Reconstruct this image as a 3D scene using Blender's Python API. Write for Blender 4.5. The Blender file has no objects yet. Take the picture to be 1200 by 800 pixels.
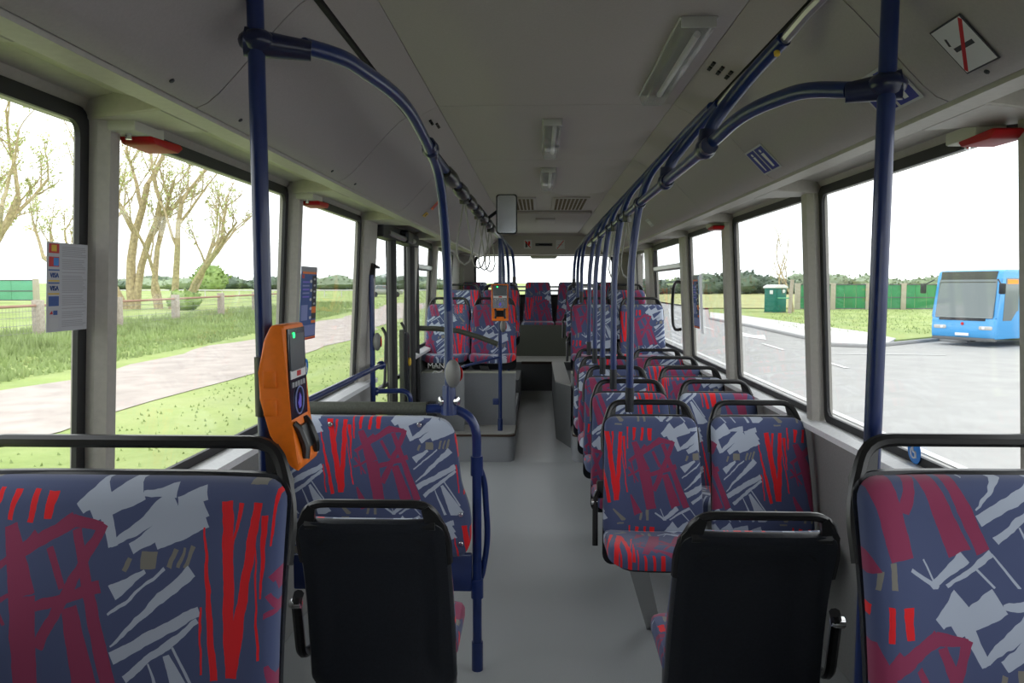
import bpy, bmesh, math, random
from mathutils import Vector, Matrix, noise
PI = math.pi
random.seed(7)
SC = bpy.context.scene
C = SC.collection
# ------------------------------------------------------------------ camera
F = 900.0
CAM = Vector((-0.06, 0.0, 1.6))
YAW = math.atan(32 / F); PITCH = -math.atan(65 / F)
cd = bpy.data.cameras.new('camera'); co = bpy.data.objects.new('camera', cd); C.objects.link(co)
cd.sensor_fit = 'HORIZONTAL'; cd.sensor_width = 36; cd.lens = F * 36 / 1200
cd.clip_start = 0.05; cd.clip_end = 2000
co.location = CAM; co.rotation_euler = (PI / 2 + PITCH, 0, YAW)
SC.camera = co
RM = co.rotation_euler.to_matrix()
def ray(px, py): return RM @ Vector(((px - 600) / F, -(py - 400) / F, -1))
# ------------------------------------------------------------------ world and exposure
W = bpy.data.worlds.new('overcast sky'); SC.world = W; W.use_nodes = True
nt = W.node_tree; bg = nt.nodes['Background']
tc = nt.nodes.new('ShaderNodeTexCoord'); nz = nt.nodes.new('ShaderNodeTexNoise'); rp = nt.nodes.new('ShaderNodeValToRGB')
nz.inputs['Scale'].default_value = 2.5; nz.inputs['Detail'].default_value = 5
nt.links.new(tc.outputs['Generated'], nz.inputs['Vector']); nt.links.new(nz.outputs[0], rp.inputs[0])
rp.color_ramp.elements[0].position = .35; rp.color_ramp.elements[1].position = .7
rp.color_ramp.elements[0].color = (.93, .95, 1, 1); rp.color_ramp.elements[1].color = (1, 1, 1, 1)
nt.links.new(rp.outputs[0], bg.inputs[0]); bg.inputs[1].default_value = 2.3
SC.view_settings.view_transform = 'Standard'; SC.view_settings.look = 'None'
SC.view_settings.gamma = 1; SC.view_settings.exposure = 0.14; SC.view_settings.use_curve_mapping = False
SC.cycles.max_bounces = 10; SC.cycles.diffuse_bounces = 6; SC.cycles.transparent_max_bounces = 24
SC.cycles.caustics_reflective = False; SC.cycles.caustics_refractive = False
# ------------------------------------------------------------------ materials
M = {}
def mat(name, col, rough=.6, metal=0, spec=.4, nscale=0, namt=.12, bump=0, emit=0, coat=0):
    m = bpy.data.materials.new(name); m.use_nodes = True; t = m.node_tree; b = t.nodes['Principled BSDF']
    b.inputs['Base Color'].default_value = (*col, 1); b.inputs['Roughness'].default_value = rough
    b.inputs['Metallic'].default_value = metal; b.inputs['Specular IOR Level'].default_value = spec
    b.inputs['Coat Weight'].default_value = coat
    if emit: b.inputs['Emission Color'].default_value = (*col, 1); b.inputs['Emission Strength'].default_value = emit
    if nscale:
        g = t.nodes.new('ShaderNodeNewGeometry'); n = t.nodes.new('ShaderNodeTexNoise'); n.inputs['Scale'].default_value = nscale
        n.inputs['Detail'].default_value = 6; t.links.new(g.outputs['Position'], n.inputs['Vector'])
        r = t.nodes.new('ShaderNodeValToRGB'); r.color_ramp.elements[0].position = .3; r.color_ramp.elements[1].position = .7
        r.color_ramp.elements[0].color = (*[c * (1 - namt) for c in col], 1); r.color_ramp.elements[1].color = (*[min(1, c * (1 + namt)) for c in col], 1)
        t.links.new(n.outputs[0], r.inputs[0]); t.links.new(r.outputs[0], b.inputs['Base Color'])
        if bump:
            bp = t.nodes.new('ShaderNodeBump'); bp.inputs['Strength'].default_value = bump; bp.inputs['Distance'].default_value = .01
            t.links.new(n.outputs[0], bp.inputs['Height']); t.links.new(bp.outputs[0], b.inputs['Normal'])
    M[name] = m; return m
mat('ceiling', (.40, .36, .36), .55, nscale=180, namt=.04, bump=.05)
mat('cove', (.40, .37, .365), .5, nscale=150, namt=.04, bump=.04)
mat('dark_gap', (.02, .02, .02), .8)
mat('wallgrey', (.27, .27, .26), .5, nscale=90, namt=.06, bump=.04)
mat('pillar', (.45, .43, .39), .45, nscale=60, namt=.05)
mat('sill', (.8, .81, .82), .35, nscale=60, namt=.05)
mat('gasket', (.018, .018, .02), .5)
mat('blue', (.010, .026, .125), .28, spec=.45, coat=.2, nscale=14, namt=.1)
mat('blueclamp', (.007, .013, .055), .3, spec=.5, coat=.3)
mat('black', (.012, .014, .02), .42, nscale=120, namt=.2, bump=.08)
mat('softblack', (.012, .012, .013), .32, spec=.45, nscale=90, namt=.15)
mat('foam', (.065, .07, .055), .6, nscale=120, namt=.2)
mat('floorgrey', (.41, .43, .44), .3, nscale=300, namt=.16, bump=.06)
mat('riser', (.12, .125, .13), .6, nscale=120, namt=.12)
mat('stepgrey', (.27, .28, .30), .4, nscale=160, namt=.08)
mat('edging', (.05, .03, .02), .5)
mat('treadtop', (.38, .38, .36), .5, nscale=140, namt=.12)
mat('chrome', (.7, .7, .7), .2, metal=1)
mat('alu', (.42, .42, .42), .35, metal=.8)
mat('orange', (.95, .21, .012), .42, spec=.45, nscale=60, namt=.05)
mat('screen', (.008, .01, .014), .1, spec=.6)
mat('screengrey', (.10, .11, .12), .25)
mat('green_led', (.02, 1, .2), .4, emit=2.0)
mat('white', (.75, .75, .76), .5)
mat('offwhite', (.55, .56, .58), .5)
mat('poster', (.52, .53, .57), .5)
mat('ink', (.05, .05, .06), .6)
mat('inkgrey', (.35, .35, .38), .6)
mat('red', (.55, .012, .015), .4)
mat('hammer_red', (.42, .008, .01), .45, spec=.2)
mat('posterblue', (.04, .10, .33), .5)
mat('signblue', (.03, .04, .28), .5)
mat('stickerblue', (.03, .22, .65), .4)
mat('paleblue', (.25, .3, .6), .4)
mat('yellow', (.75, .5, .05), .5)
mat('beige', (.5, .5, .43), .5)
mat('stopgrey', (.17, .17, .165), .45)
mat('purple', (.12, .09, .5), .3, emit=.25)
mat('mirror', (.75, .8, .84), .18, metal=1)
mat('strap', (.26, .26, .23), .4)
mat('vent', (.10, .07, .035), .8)
mat('bark', (.42, .34, .20), .85, nscale=6, namt=.35, bump=.5)
mat('leaf', (.26, .36, .11), .7, nscale=1.5, namt=.3)
mat('leafpale', (.52, .56, .24), .7, nscale=1.5, namt=.3)
mat('tuft', (.31, .39, .16), .9, nscale=.4, namt=.2)
mat('leafhaze', (.27, .33, .22), .9, nscale=.1, namt=.25)
mat('leafdark', (.12, .165, .115), .8, nscale=.5, namt=.35)
mat('wood', (.42, .36, .30), .8, nscale=12, namt=.2)
mat('railwood', (.38, .22, .16), .8)
mat('wire', (.3, .3, .28), .6)
mat('fencegreen', (.05, .26, .10), .6, nscale=1, namt=.12)
mat('fencepale', (.14, .42, .26), .6, nscale=1, namt=.08)
mat('post', (.42, .38, .30), .8)
mat('busblue', (.06, .33, .68), .25, coat=.6)
mat("busglass", (.12, .15, .15), .06, spec=.9)
mat('loo', (.01, .16, .12), .5)
mat('tyre', (.02, .02, .02), .8)
mat('display', (.9, .25, .02), .5, emit=.5)
mat('concrete', (.60, .59, .56), .85, nscale=3, namt=.08)
mat('kerb', (.33, .33, .33), .85)
mat('roadpaint', (.68, .68, .66), .7)
mat('asphalt', (.37, .365, .35), .85, nscale=1.2, namt=.07, bump=.1)
mat('path', (.46, .40, .355), .9, nscale=1.6, namt=.16, bump=.3)
mat('drygrass', (.42, .43, .18), .9, nscale=.3, namt=.2)
mat('lamp', (.5, .5, .48), .2, spec=.5)
def grass_mat():
    m = bpy.data.materials.new('grass'); m.use_nodes = True; t = m.node_tree; b = t.nodes['Principled BSDF']; b.inputs['Roughness'].default_value = .9
    b.inputs['Specular IOR Level'].default_value = .1
    g = t.nodes.new('ShaderNodeNewGeometry')
    def nr(scale, a, bb, p0=.35, p1=.65):
        n = t.nodes.new('ShaderNodeTexNoise'); n.inputs['Scale'].default_value = scale; n.inputs['Detail'].default_value = 8; n.inputs['Roughness'].default_value = .65
        t.links.new(g.outputs['Position'], n.inputs['Vector'])
        r = t.nodes.new('ShaderNodeValToRGB'); r.color_ramp.elements[0].position = p0; r.color_ramp.elements[1].position = p1
        r.color_ramp.elements[0].color = (*a, 1); r.color_ramp.elements[1].color = (*bb, 1); t.links.new(n.outputs[0], r.inputs[0]); return n, r
    n1, r1 = nr(2.2, (.17, .25, .065), (.28, .37, .13)); n2, r2 = nr(.22, (.35, .35, .35), (1, 1, 1), .4, .6)
    n3, r3 = nr(.3, (.36, .45, .15), (.42, .47, .21))
    mx = t.nodes.new('ShaderNodeMix'); mx.data_type = 'RGBA'; t.links.new(r2.outputs[0], mx.inputs[0])
    t.links.new(r1.outputs[0], mx.inputs[6]); t.links.new(r3.outputs[0], mx.inputs[7])
    t.links.new(mx.outputs[2], b.inputs['Base Color'])
    bp = t.nodes.new('ShaderNodeBump'); bp.inputs['Strength'].default_value = .4; bp.inputs['Distance'].default_value = .1
    t.links.new(n1.outputs[0], bp.inputs['Height']); t.links.new(bp.outputs[0], b.inputs['Normal'])
    mx.inputs[0].default_value = .4
    M['grass'] = m
grass_mat()
def glass_mat(name, tint, gloss):
    m = bpy.data.materials.new(name); m.use_nodes = True; t = m.node_tree; t.nodes.clear()
    o = t.nodes.new('ShaderNodeOutputMaterial'); a = t.nodes.new('ShaderNodeBsdfTransparent'); g = t.nodes.new('ShaderNodeBsdfGlossy')
    x = t.nodes.new('ShaderNodeMixShader'); f = t.nodes.new('ShaderNodeLayerWeight'); f.inputs[0].default_value = .5; pw = t.nodes.new('ShaderNodeMath'); pw.operation = 'POWER'; pw.inputs[1].default_value = 4
    mu = t.nodes.new('ShaderNodeMath'); mu.operation = 'MULTIPLY_ADD'; mu.inputs[1].default_value = gloss; mu.inputs[2].default_value = .03 * gloss
    a.inputs[0].default_value = (*tint, 1); g.inputs['Roughness'].default_value = .03
    t.links.new(f.outputs['Facing'], pw.inputs[0]); t.links.new(pw.outputs[0], mu.inputs[0]); t.links.new(mu.outputs[0], x.inputs[0]); t.links.new(a.outputs[0], x.inputs[1]); t.links.new(g.outputs[0], x.inputs[2]); t.links.new(x.outputs[0], o.inputs[0])
    M[name] = m
glass_mat('glass', (.97, .985, .98), .5)
glass_mat('clear', (.90, .91, .91), 1.2)
def cover_mat():
    m = bpy.data.materials.new('lampcover'); m.use_nodes = True; b = m.node_tree.nodes['Principled BSDF']
    b.inputs['Base Color'].default_value = (.55, .55, .54, 1); b.inputs['Roughness'].default_value = .12; b.inputs['Alpha'].default_value = .38; b.inputs['Specular IOR Level'].default_value = .6
    M['lampcover'] = m
cover_mat()
def paper_mat():
    m = bpy.data.materials.new('paper'); m.use_nodes = True; t = m.node_tree; t.nodes.clear(); o = t.nodes.new('ShaderNodeOutputMaterial'); a = t.nodes.new('ShaderNodeBsdfDiffuse'); b = t.nodes.new('ShaderNodeBsdfTranslucent'); x = t.nodes.new('ShaderNodeMixShader')
    a.inputs[0].default_value = b.inputs[0].default_value = (.75, .75, .77, 1); x.inputs[0].default_value = .5
    t.links.new(a.outputs[0], x.inputs[1]); t.links.new(b.outputs[0], x.inputs[2]); t.links.new(x.outputs[0], o.inputs[0]); M['paper'] = m
paper_mat()
def fabric():
    m = bpy.data.materials.new('moquette'); m.use_nodes = True; t = m.node_tree; L = t.links.new; N = t.nodes.new
    b = t.nodes['Principled BSDF']; b.inputs['Roughness'].default_value = .85; b.inputs['Specular IOR Level'].default_value = .15
    b.inputs['Sheen Weight'].default_value = .25
    def math_(op, a, bb=None, c=None):
        n = N('ShaderNodeMath'); n.operation = op
        for i, v in enumerate((a, bb, c)):
            if v is None: continue
            if isinstance(v, (int, float)): n.inputs[i].default_value = v
            else: L(v, n.inputs[i])
        return n.outputs[0]
    uv = N('ShaderNodeUVMap'); uv.uv_map = 'UVMap'; sp = N('ShaderNodeSeparateXYZ'); L(uv.outputs[0], sp.inputs[0])
    au = N('ShaderNodeAttribute'); au.attribute_type = 'OBJECT'; au.attribute_name = 'shift_u'
    av = N('ShaderNodeAttribute'); av.attribute_type = 'OBJECT'; av.attribute_name = 'shift_v'
    nn = N('ShaderNodeTexNoise'); nn.inputs['Scale'].default_value = 22; nn.inputs['Detail'].default_value = 2; L(uv.outputs[0], nn.inputs['Vector'])
    wob = math_('MULTIPLY_ADD', nn.outputs[0], 22, -11)
    U = math_('ADD', math_('MULTIPLY', math_('FRACT', math_('DIVIDE', math_('ADD', sp.outputs[0], au.outputs['Fac']), .54)), 1000), wob)
    V = math_('ADD', math_('MULTIPLY', math_('FRACT', math_('DIVIDE', math_('SUBTRACT', av.outputs['Fac'], sp.outputs[1]), .433)), 800), wob)
    cb = N('ShaderNodeCombineXYZ'); L(U, cb.inputs[0]); L(V, cb.inputs[1]); P = cb.outputs[0]
    groups = [((.072, .092, .19), None, []),
      ((.22, .21, .18), 'olive', [(570,250,28,570,305,28),(500,268,8,485,312,8),(662,240,8,645,302,8),(722,230,8,700,300,8),(692,235,5,675,300,6),(110,735,10,100,800,8),(158,715,12,155,800,10),(870,700,5,965,800,18),(900,20,6,960,20,6)]),
      ((.42, .47, .57), 'grey', [(300,110,20,390,40,44),(345,130,30,510,40,44),(430,235,8,640,80,40),(392,120,22,440,238,16),(500,240,18,745,90,46),(590,232,14,758,140,34),(520,60,9,640,50,24),(650,85,16,750,55,22),
          (455,385,26,560,312,8),(450,455,5,630,305,5),(465,550,3,725,308,24),(475,590,22,765,432,18),(525,655,14,765,465,10),(662,575,10,780,800,52),(680,548,4,800,730,6),(608,608,3,690,800,10),
          (285,795,12,410,700,22),(340,795,6,505,692,10),(220,738,6,310,800,8),(265,705,3,300,790,3),(505,695,3,580,800,5),(440,735,4,500,800,4)]),
      ((.27, .04, .10), 'maroon', [(60,165,22,140,400,46),(140,400,46,192,708,40),(120,255,20,290,145,26),(280,150,22,390,170,14),(392,160,16,215,560,22),(300,180,16,478,690,26),(310,430,26,395,690,42),(190,430,16,410,365,20),
          (212,240,12,275,370,12),(15,325,12,160,195,14),(20,590,6,82,750,34),(10,370,10,90,490,5),(0,440,8,120,380,8),(30,300,6,60,500,4)]),
      ((.72, .018, .025), 'red', [(830,78,20,900,632,20),(945,80,16,903,632,19),(882,80,9,868,235,4),(757,170,3,800,420,10),(800,420,11,840,648,14),(770,420,4,790,632,4),(945,170,2,992,570,5),(5,40,9,3,220,5),(68,48,14,55,152,8),(135,48,10,125,158,11),(195,52,20,190,150,14),(975,120,12,985,380,3)])]
    col = None
    for c, nm, strokes in groups:
        if nm is None:
            rgb = N('ShaderNodeRGB'); rgb.outputs[0].default_value = (*c, 1); col = rgb.outputs[0]; continue
        acc = None
        for x0, y0, w0, x1, y1, w1 in strokes:
            d = Vector((x1 - x0, y1 - y0, 0)); ln = d.length; an = math.atan2(d.y, d.x)
            mp = N('ShaderNodeMapping'); mp.vector_type = 'TEXTURE'; mp.inputs['Location'].default_value = (x0, y0, 0)
            mp.inputs['Rotation'].default_value = (0, 0, an); mp.inputs['Scale'].default_value = (ln, ln, 1); L(P, mp.inputs['Vector'])
            s = N('ShaderNodeSeparateXYZ'); L(mp.outputs[0], s.inputs[0])
            lim = math_('MULTIPLY_ADD', s.outputs[0], (w1 - w0) / ln, w0 / ln)
            a = math_('LESS_THAN', math_('ABSOLUTE', s.outputs[1]), lim)
            k = math_('MULTIPLY', a, math_('COMPARE', s.outputs[0], .5, .5))
            acc = k if acc is None else math_('MAXIMUM', acc, k)
        mx = N('ShaderNodeMix'); mx.data_type = 'RGBA'; L(acc, mx.inputs[0]); L(col, mx.inputs[6]); mx.inputs[7].default_value = (*c, 1); col = mx.outputs[2]
    L(col, b.inputs['Base Color'])
    M['moquette'] = m
fabric()
# ------------------------------------------------------------------ helpers
def finish(o, smooth):
    if smooth:
        for p in o.data.polygons: p.use_smooth = True
        try: o.data.set_sharp_from_angle(angle=math.radians(38))
        except Exception: pass
def obj(name, bm, m, parent=None, smooth=True, loc=None, label=None):
    me = bpy.data.meshes.new(name)
    bmesh.ops.recalc_face_normals(bm, faces=bm.faces)
    bm.to_mesh(me); bm.free()
    for k in (m if isinstance(m, list) else [m]): me.materials.append(M[k])
    o = bpy.data.objects.new(name, me); C.objects.link(o); finish(o, smooth)
    if parent: o.parent = parent
    if loc is not None: o.location = loc
    if label: o['label'] = label
    return o
def tag(o, label, cat, group=None):
    o['label'] = label; o['category'] = cat
    if group: o['group'] = group
    return o
def thing(name, label, cat, loc=(0, 0, 0), rotz=0, group=None):
    o = bpy.data.objects.new(name, None); C.objects.link(o); o.empty_display_size = .1
    o.location = loc; o.rotation_euler = (0, 0, rotz); return tag(o, label, cat, group)
def setting(name, loc=(0, 0, 0)):
    o = bpy.data.objects.new(name, None); C.objects.link(o); o.location = loc; o['kind'] = 'structure'; return o
def struct(name, bm, m, parent=None, smooth=False):
    o = obj(name, bm, m, parent, smooth)
    if parent is None: o['kind'] = 'structure'
    return o
def dup(root, loc, rotz=None, label=None, group=None, skip=()):
    r = root.copy(); C.objects.link(r); r.location = loc
    if rotz is not None: r.rotation_euler = (0, 0, rotz)
    if label: r['label'] = label
    if group: r['group'] = group
    for ch in list(root.children):
        if ch.name.split('.')[0] in skip: continue
        c = ch.copy(); C.objects.link(c); c.parent = r
        for g in ch.children:
            d = g.copy(); C.objects.link(d); d.parent = c
    return r
def box(bm, x0, x1, y0, y1, z0, z1, bev=0, seg=2):
    vs = [bm.verts.new((x, y, z)) for x in (x0, x1) for y in (y0, y1) for z in (z0, z1)]
    fs = [bm.faces.new([vs[i] for i in q]) for q in ((0, 1, 3, 2), (4, 6, 7, 5), (0, 4, 5, 1), (2, 3, 7, 6), (0, 2, 6, 4), (1, 5, 7, 3))]
    if bev:
        es = list({e for f in fs for e in f.edges})
        bmesh.ops.bevel(bm, geom=es, offset=bev, segments=seg, profile=.5, affect='EDGES')
    return bm
def B(*a, **k): return box(bmesh.new(), *a, **k)
def prism(bm, poly, a0, a1, axis='y', bev=0):
    def P(u, v, a):
        return (u, a, v) if axis == 'y' else ((a, u, v) if axis == 'x' else (u, v, a))
    r0 = [bm.verts.new(P(u, v, a0)) for u, v in poly]; r1 = [bm.verts.new(P(u, v, a1)) for u, v in poly]
    fs = [bm.faces.new(r0), bm.faces.new(r1[::-1])]
    n = len(poly)
    for i in range(n): fs.append(bm.faces.new((r0[i], r0[(i + 1) % n], r1[(i + 1) % n], r1[i])))
    if bev:
        es = list({e for f in fs for e in f.edges}); bmesh.ops.bevel(bm, geom=es, offset=bev, segments=2, profile=.5, affect='EDGES')
    return bm
def fillet(pts, r, n=6):
    pts = [Vector(p) for p in pts]; out = [pts[0]]
    for i in range(1, len(pts) - 1):
        a, b, c = pts[i - 1], pts[i], pts[i + 1]; d1 = (a - b); d2 = (c - b)
        rr = min(r, d1.length * .49, d2.length * .49); p1 = b + d1.normalized() * rr; p2 = b + d2.normalized() * rr
        for k in range(n + 1):
            t = k / n; out.append(p1 * (1 - t) ** 2 + b * 2 * t * (1 - t) + p2 * t * t)
    out.append(pts[-1]); return out
def tube(bm, pts, r, seg=10, closed=False, radii=None):
    pts = [Vector(p) for p in pts]; n = len(pts); rings = []
    def tan(i):
        if closed: return (pts[(i + 1) % n] - pts[i - 1]).normalized()
        return (pts[min(i + 1, n - 1)] - pts[max(i - 1, 0)]).normalized()
    t0 = tan(0); up = Vector((0, 0, 1)) if abs(t0.z) < .9 else Vector((0, 1, 0)); nrm = (up - t0 * up.dot(t0)).normalized()
    for i in range(n):
        t = tan(i); nrm = (nrm - t * nrm.dot(t)); nrm = nrm.normalized() if nrm.length > 1e-6 else Vector((1, 0, 0)); bn = t.cross(nrm)
        rr = radii[i] if radii else r
        rings.append([bm.verts.new(pts[i] + (nrm * math.cos(2 * PI * k / seg) + bn * math.sin(2 * PI * k / seg)) * rr) for k in range(seg)])
    for i in range(n if closed else n - 1):
        a, b = rings[i], rings[(i + 1) % n]
        for k in range(seg): bm.faces.new((a[k], a[(k + 1) % seg], b[(k + 1) % seg], b[k]))
    if not closed: bm.faces.new(rings[0][::-1]); bm.faces.new(rings[-1])
    return bm
def T(pts, r, **k): return tube(bmesh.new(), pts, r, **k)
def ball(bm, c, r, sx=1, sy=1, sz=1, u=12, v=8):
    bmesh.ops.create_uvsphere(bm, u_segments=u, v_segments=v, radius=r, matrix=Matrix.Translation(c) @ Matrix.Diagonal((sx, sy, sz, 1))); return bm
def disc(bm, c, axis, r, h, seg=20, rim=.3):
    c = Vector(c); a = Vector(axis).normalized()
    return tube(bm, [c - a * h / 2, c - a * h / 2 + a * .0001, c, c + a * h * .25, c + a * h / 2], r, seg=seg, radii=[r * .9, r * .95, r, r * .97, r * (1 - rim)])
def rrect(hw, z0, z1, r, n=5, top=None, rt=None):
    """rounded rectangle outline, (x,z); top = half width at the top"""
    top = hw if top is None else top; rt = r if rt is None else rt; pts = []
    for cx, cz, rr, a0 in ((top - rt, z1 - rt, rt, 0), (-top + rt, z1 - rt, rt, 90), (-hw + r, z0 + r, r, 180), (hw - r, z0 + r, r, 270)):
        for k in range(n + 1):
            a = math.radians(a0 + 90 * k / n); pts.append((cx + rr * math.cos(a), cz + rr * math.sin(a)))
    # add points on the long sides
    out = []
    for i, p in enumerate(pts):
        out.append(p); q = pts[(i + 1) % len(pts)]; d = math.hypot(p[0] - q[0], p[1] - q[1])
        k = int(d / .08)
        for j in range(1, k + 1): out.append((p[0] + (q[0] - p[0]) * j / (k + 1), p[1] + (q[1] - p[1]) * j / (k + 1)))
    return out
def pad(outline, rings, f, uvs=(1, 1)):
    """rings = [(inset, depth)], f maps (x, s, d) to a point; UV holds metres of cloth"""
    bm = bmesh.new(); uvl = bm.loops.layers.uv.new('UVMap')
    xs = [p[0] for p in outline]; zs = [p[1] for p in outline]; cx = (min(xs) + max(xs)) / 2; cz = (min(zs) + max(zs)) / 2
    hw = (max(xs) - min(xs)) / 2; hh = (max(zs) - min(zs)) / 2; R = []; info = {}
    for ins, d in rings:
        kx = max(0, (hw - ins) / hw); kz = max(0, (hh - ins * hh / hw) / hh) if ins > .06 else (hh - ins) / hh
        row = []
        for x, z in outline:
            X = cx + (x - cx) * kx; Z = cz + (z - cz) * kz; v = bm.verts.new(f(X, Z, d)); info[v] = (X, Z + (rings[0][1] - d) * .0); row.append(v)
        R.append(row)
    n = len(outline)
    for a, b in zip(R, R[1:]):
        for i in range(n): bm.faces.new((a[i], a[(i + 1) % n], b[(i + 1) % n], b[i]))
    for row in (R[0], R[-1]):
        X = cx; Z = cz; c = bm.verts.new(f(cx, cz, rings[0][1] if row is R[0] else rings[-1][1])); info[c] = (X, Z)
        for i in range(n): bm.faces.new((row[i], row[(i + 1) % n], c))
    for fc in bm.faces:
        for l in fc.loops: l[uvl].uv = (info[l.vert][0] + 5, info[l.vert][1] + 5)
    return bm
def plate(name, w, h, items, parent=None, base='white', thick=.002, frame=None):
    """flat print: base sheet in local XZ plane facing -Y with raised colour fields, one mesh"""
    bm = bmesh.new(); mats = [base]
    box(bm, -w / 2, w / 2, 0, thick, -h / 2, h / 2)
    nb = len(bm.faces)
    def poly(pts, m, lift):
        if m not in mats: mats.append(m)
        v = [bm.verts.new((x * w - w / 2, -lift, z * h - h / 2)) for x, z in pts]; fc = bm.faces.new(v); fc.material_index = mats.index(m)
    for k, it in enumerate(items):
        lift = .0004 + .00004 * k
        if len(it) == 5 and not isinstance(it[0], (list, tuple)):
            x0, z0, x1, z1, m = it; poly([(x0, z0), (x1, z0), (x1, z1), (x0, z1)], m, lift)
        else: poly(it[0], it[1], lift)
    me = bpy.data.meshes.new(name); bm.to_mesh(me); bm.free()
    for k in mats: me.materials.append(M[k])
    o = bpy.data.objects.new(name, me); C.objects.link(o)
    if parent: o.parent = parent
    return o
def text(name, s, size, m, parent, loc, rot):
    cu = bpy.data.curves.new(name, 'FONT'); cu.body = s; cu.size = size; cu.extrude = .0006; cu.align_x = 'CENTER'; cu.align_y = 'CENTER'
    tmp = bpy.data.objects.new(name, cu); C.objects.link(tmp); dg = bpy.context.evaluated_depsgraph_get()
    me = bpy.data.meshes.new_from_object(tmp.evaluated_get(dg)); bpy.data.objects.remove(tmp); bpy.data.curves.remove(cu)
    o = bpy.data.objects.new(name, me); C.objects.link(o); me.materials.clear(); me.materials.append(M[m]); o.location = loc; o.rotation_euler = rot
    if parent: o.parent = parent
    return o
def circ(cx, cz, rx, rz, n=16): return [(cx + rx * math.cos(2 * PI * i / n), cz + rz * math.sin(2 * PI * i / n)) for i in range(n)]
# ================================================================== THE BUS SHELL
YF, YR = -2.2, 11.0
def xw(z): return 1.235 - .055 * max(0, z - .99)
ZS, ZT = .99, 2.0
# floor
fl = setting('floor')
struct('floor_covering', B(-1.25, 1.25, YF, 6.9, -.06, 0), 'floorgrey', fl)
bm = bmesh.new(); prism(bm, [(6.9, -.06), (9.5, -.06), (9.5, .30), (6.9, 0)], -1.25, 1.25, 'x'); struct('ramp', bm, 'floorgrey', fl)
struct('riser', B(-1.25, 1.25, 9.5, 9.52, .0, .655), 'riser', fl)
struct('upper_floor', B(-1.25, 1.25, 9.52, YR, .2, .66), 'treadtop', fl)
struct('step_edge', B(-.28, .10, 9.485, 9.53, .635, .664), 'edging', fl)
struct('bench_riser', B(-1.2, 1.2, 10.3, 10.9, .66, 1.08), 'foam', fl)
# ceiling
ce = setting('ceiling')
cuts = [YF, -1.0, .3, 1.75, 3.13, 4.47, 6.06, 7.55, 9.0, 10.35]
for a, b in zip(cuts, cuts[1:]):
    struct('panel', B(-.468, .468, a + .002, b - .002, 2.32, 2.34), 'ceiling', ce)
TOPS = [YF, -.7, .55, 1.80, 3.07, 4.34, 5.6, 6.87, 8.14, 9.4, 10.6]
COVE = [(.587, 2.262), (.612, 2.247), (.645, 2.217), (.684, 2.177), (.724, 2.134), (.766, 2.089), (.806, 2.048), (.835, 2.025), (.862, 2.014)]
def cove_z(x):
    x = abs(x)
    for (a, za), (b, zb) in zip(COVE, COVE[1:]):
        if a <= x <= b: return za + (zb - za) * (x - a) / (b - a)
    return COVE[0][1] if x < COVE[0][0] else COVE[-1][1]
for s in (-1, 1):
    # shoulder strips between the flat ceiling and the cove
    for a, b in zip(cuts, cuts[1:]):
        bm = bmesh.new(); prism(bm, [(s * .47, 2.319), (s * .568, 2.268), (s * .568, 2.29), (s * .47, 2.34)], a + .001, b - .001); struct('shoulder_strip', bm, 'ceiling', ce)
    for a, b in zip(TOPS, TOPS[1:]):
        bm = bmesh.new(); g0 = []; g1 = []
        for lift in (0, .012):
            rows = []
            for yy, e in ((a, .0025), (b, -.0025)):
                row = []
                for i, (x, z) in enumerate(COVE):
                    sh = 0
                    row.append(bm.verts.new((s * x, max(YF, min(10.9, yy + sh + e)), z + lift)))
                rows.append(row)
            for i in range(len(COVE) - 1): bm.faces.new((rows[0][i], rows[0][i + 1], rows[1][i + 1], rows[1][i]))
            g0.append(rows)
        for r in (0, 1):
            for i in range(len(COVE) - 1): bm.faces.new((g0[0][r][i], g0[0][r][i + 1], g0[1][r][i + 1], g0[1][r][i]))
        bmesh.ops.remove_doubles(bm, verts=bm.verts, dist=.00005)
        struct('cove_panel', bm, 'cove', ce, True)
    struct('track', B(s * .58 - .006, s * .58 + .006, YF, 10.6, 2.262, 2.30), 'dark_gap', ce)
    bm = bmesh.new(); prism(bm, [(s * .868, 2.016), (s * .872, 2.006), (s * .93, 2.004), (s * .945, 2.012), (s * .96, 2.030), (s * 1.08, 2.062), (s * 1.16, 2.056), (s * xw(2.03), 2.03), (s * 1.21, 2.16), (s * .868, 2.16)], YF, 10.9)
    struct('cornice', bm, 'pillar', ce)
bm = B(-1.27, 1.27, YF, YR + .05, 2.36, 2.44); struct('roof_skin', bm, 'dark_gap', ce)
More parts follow.
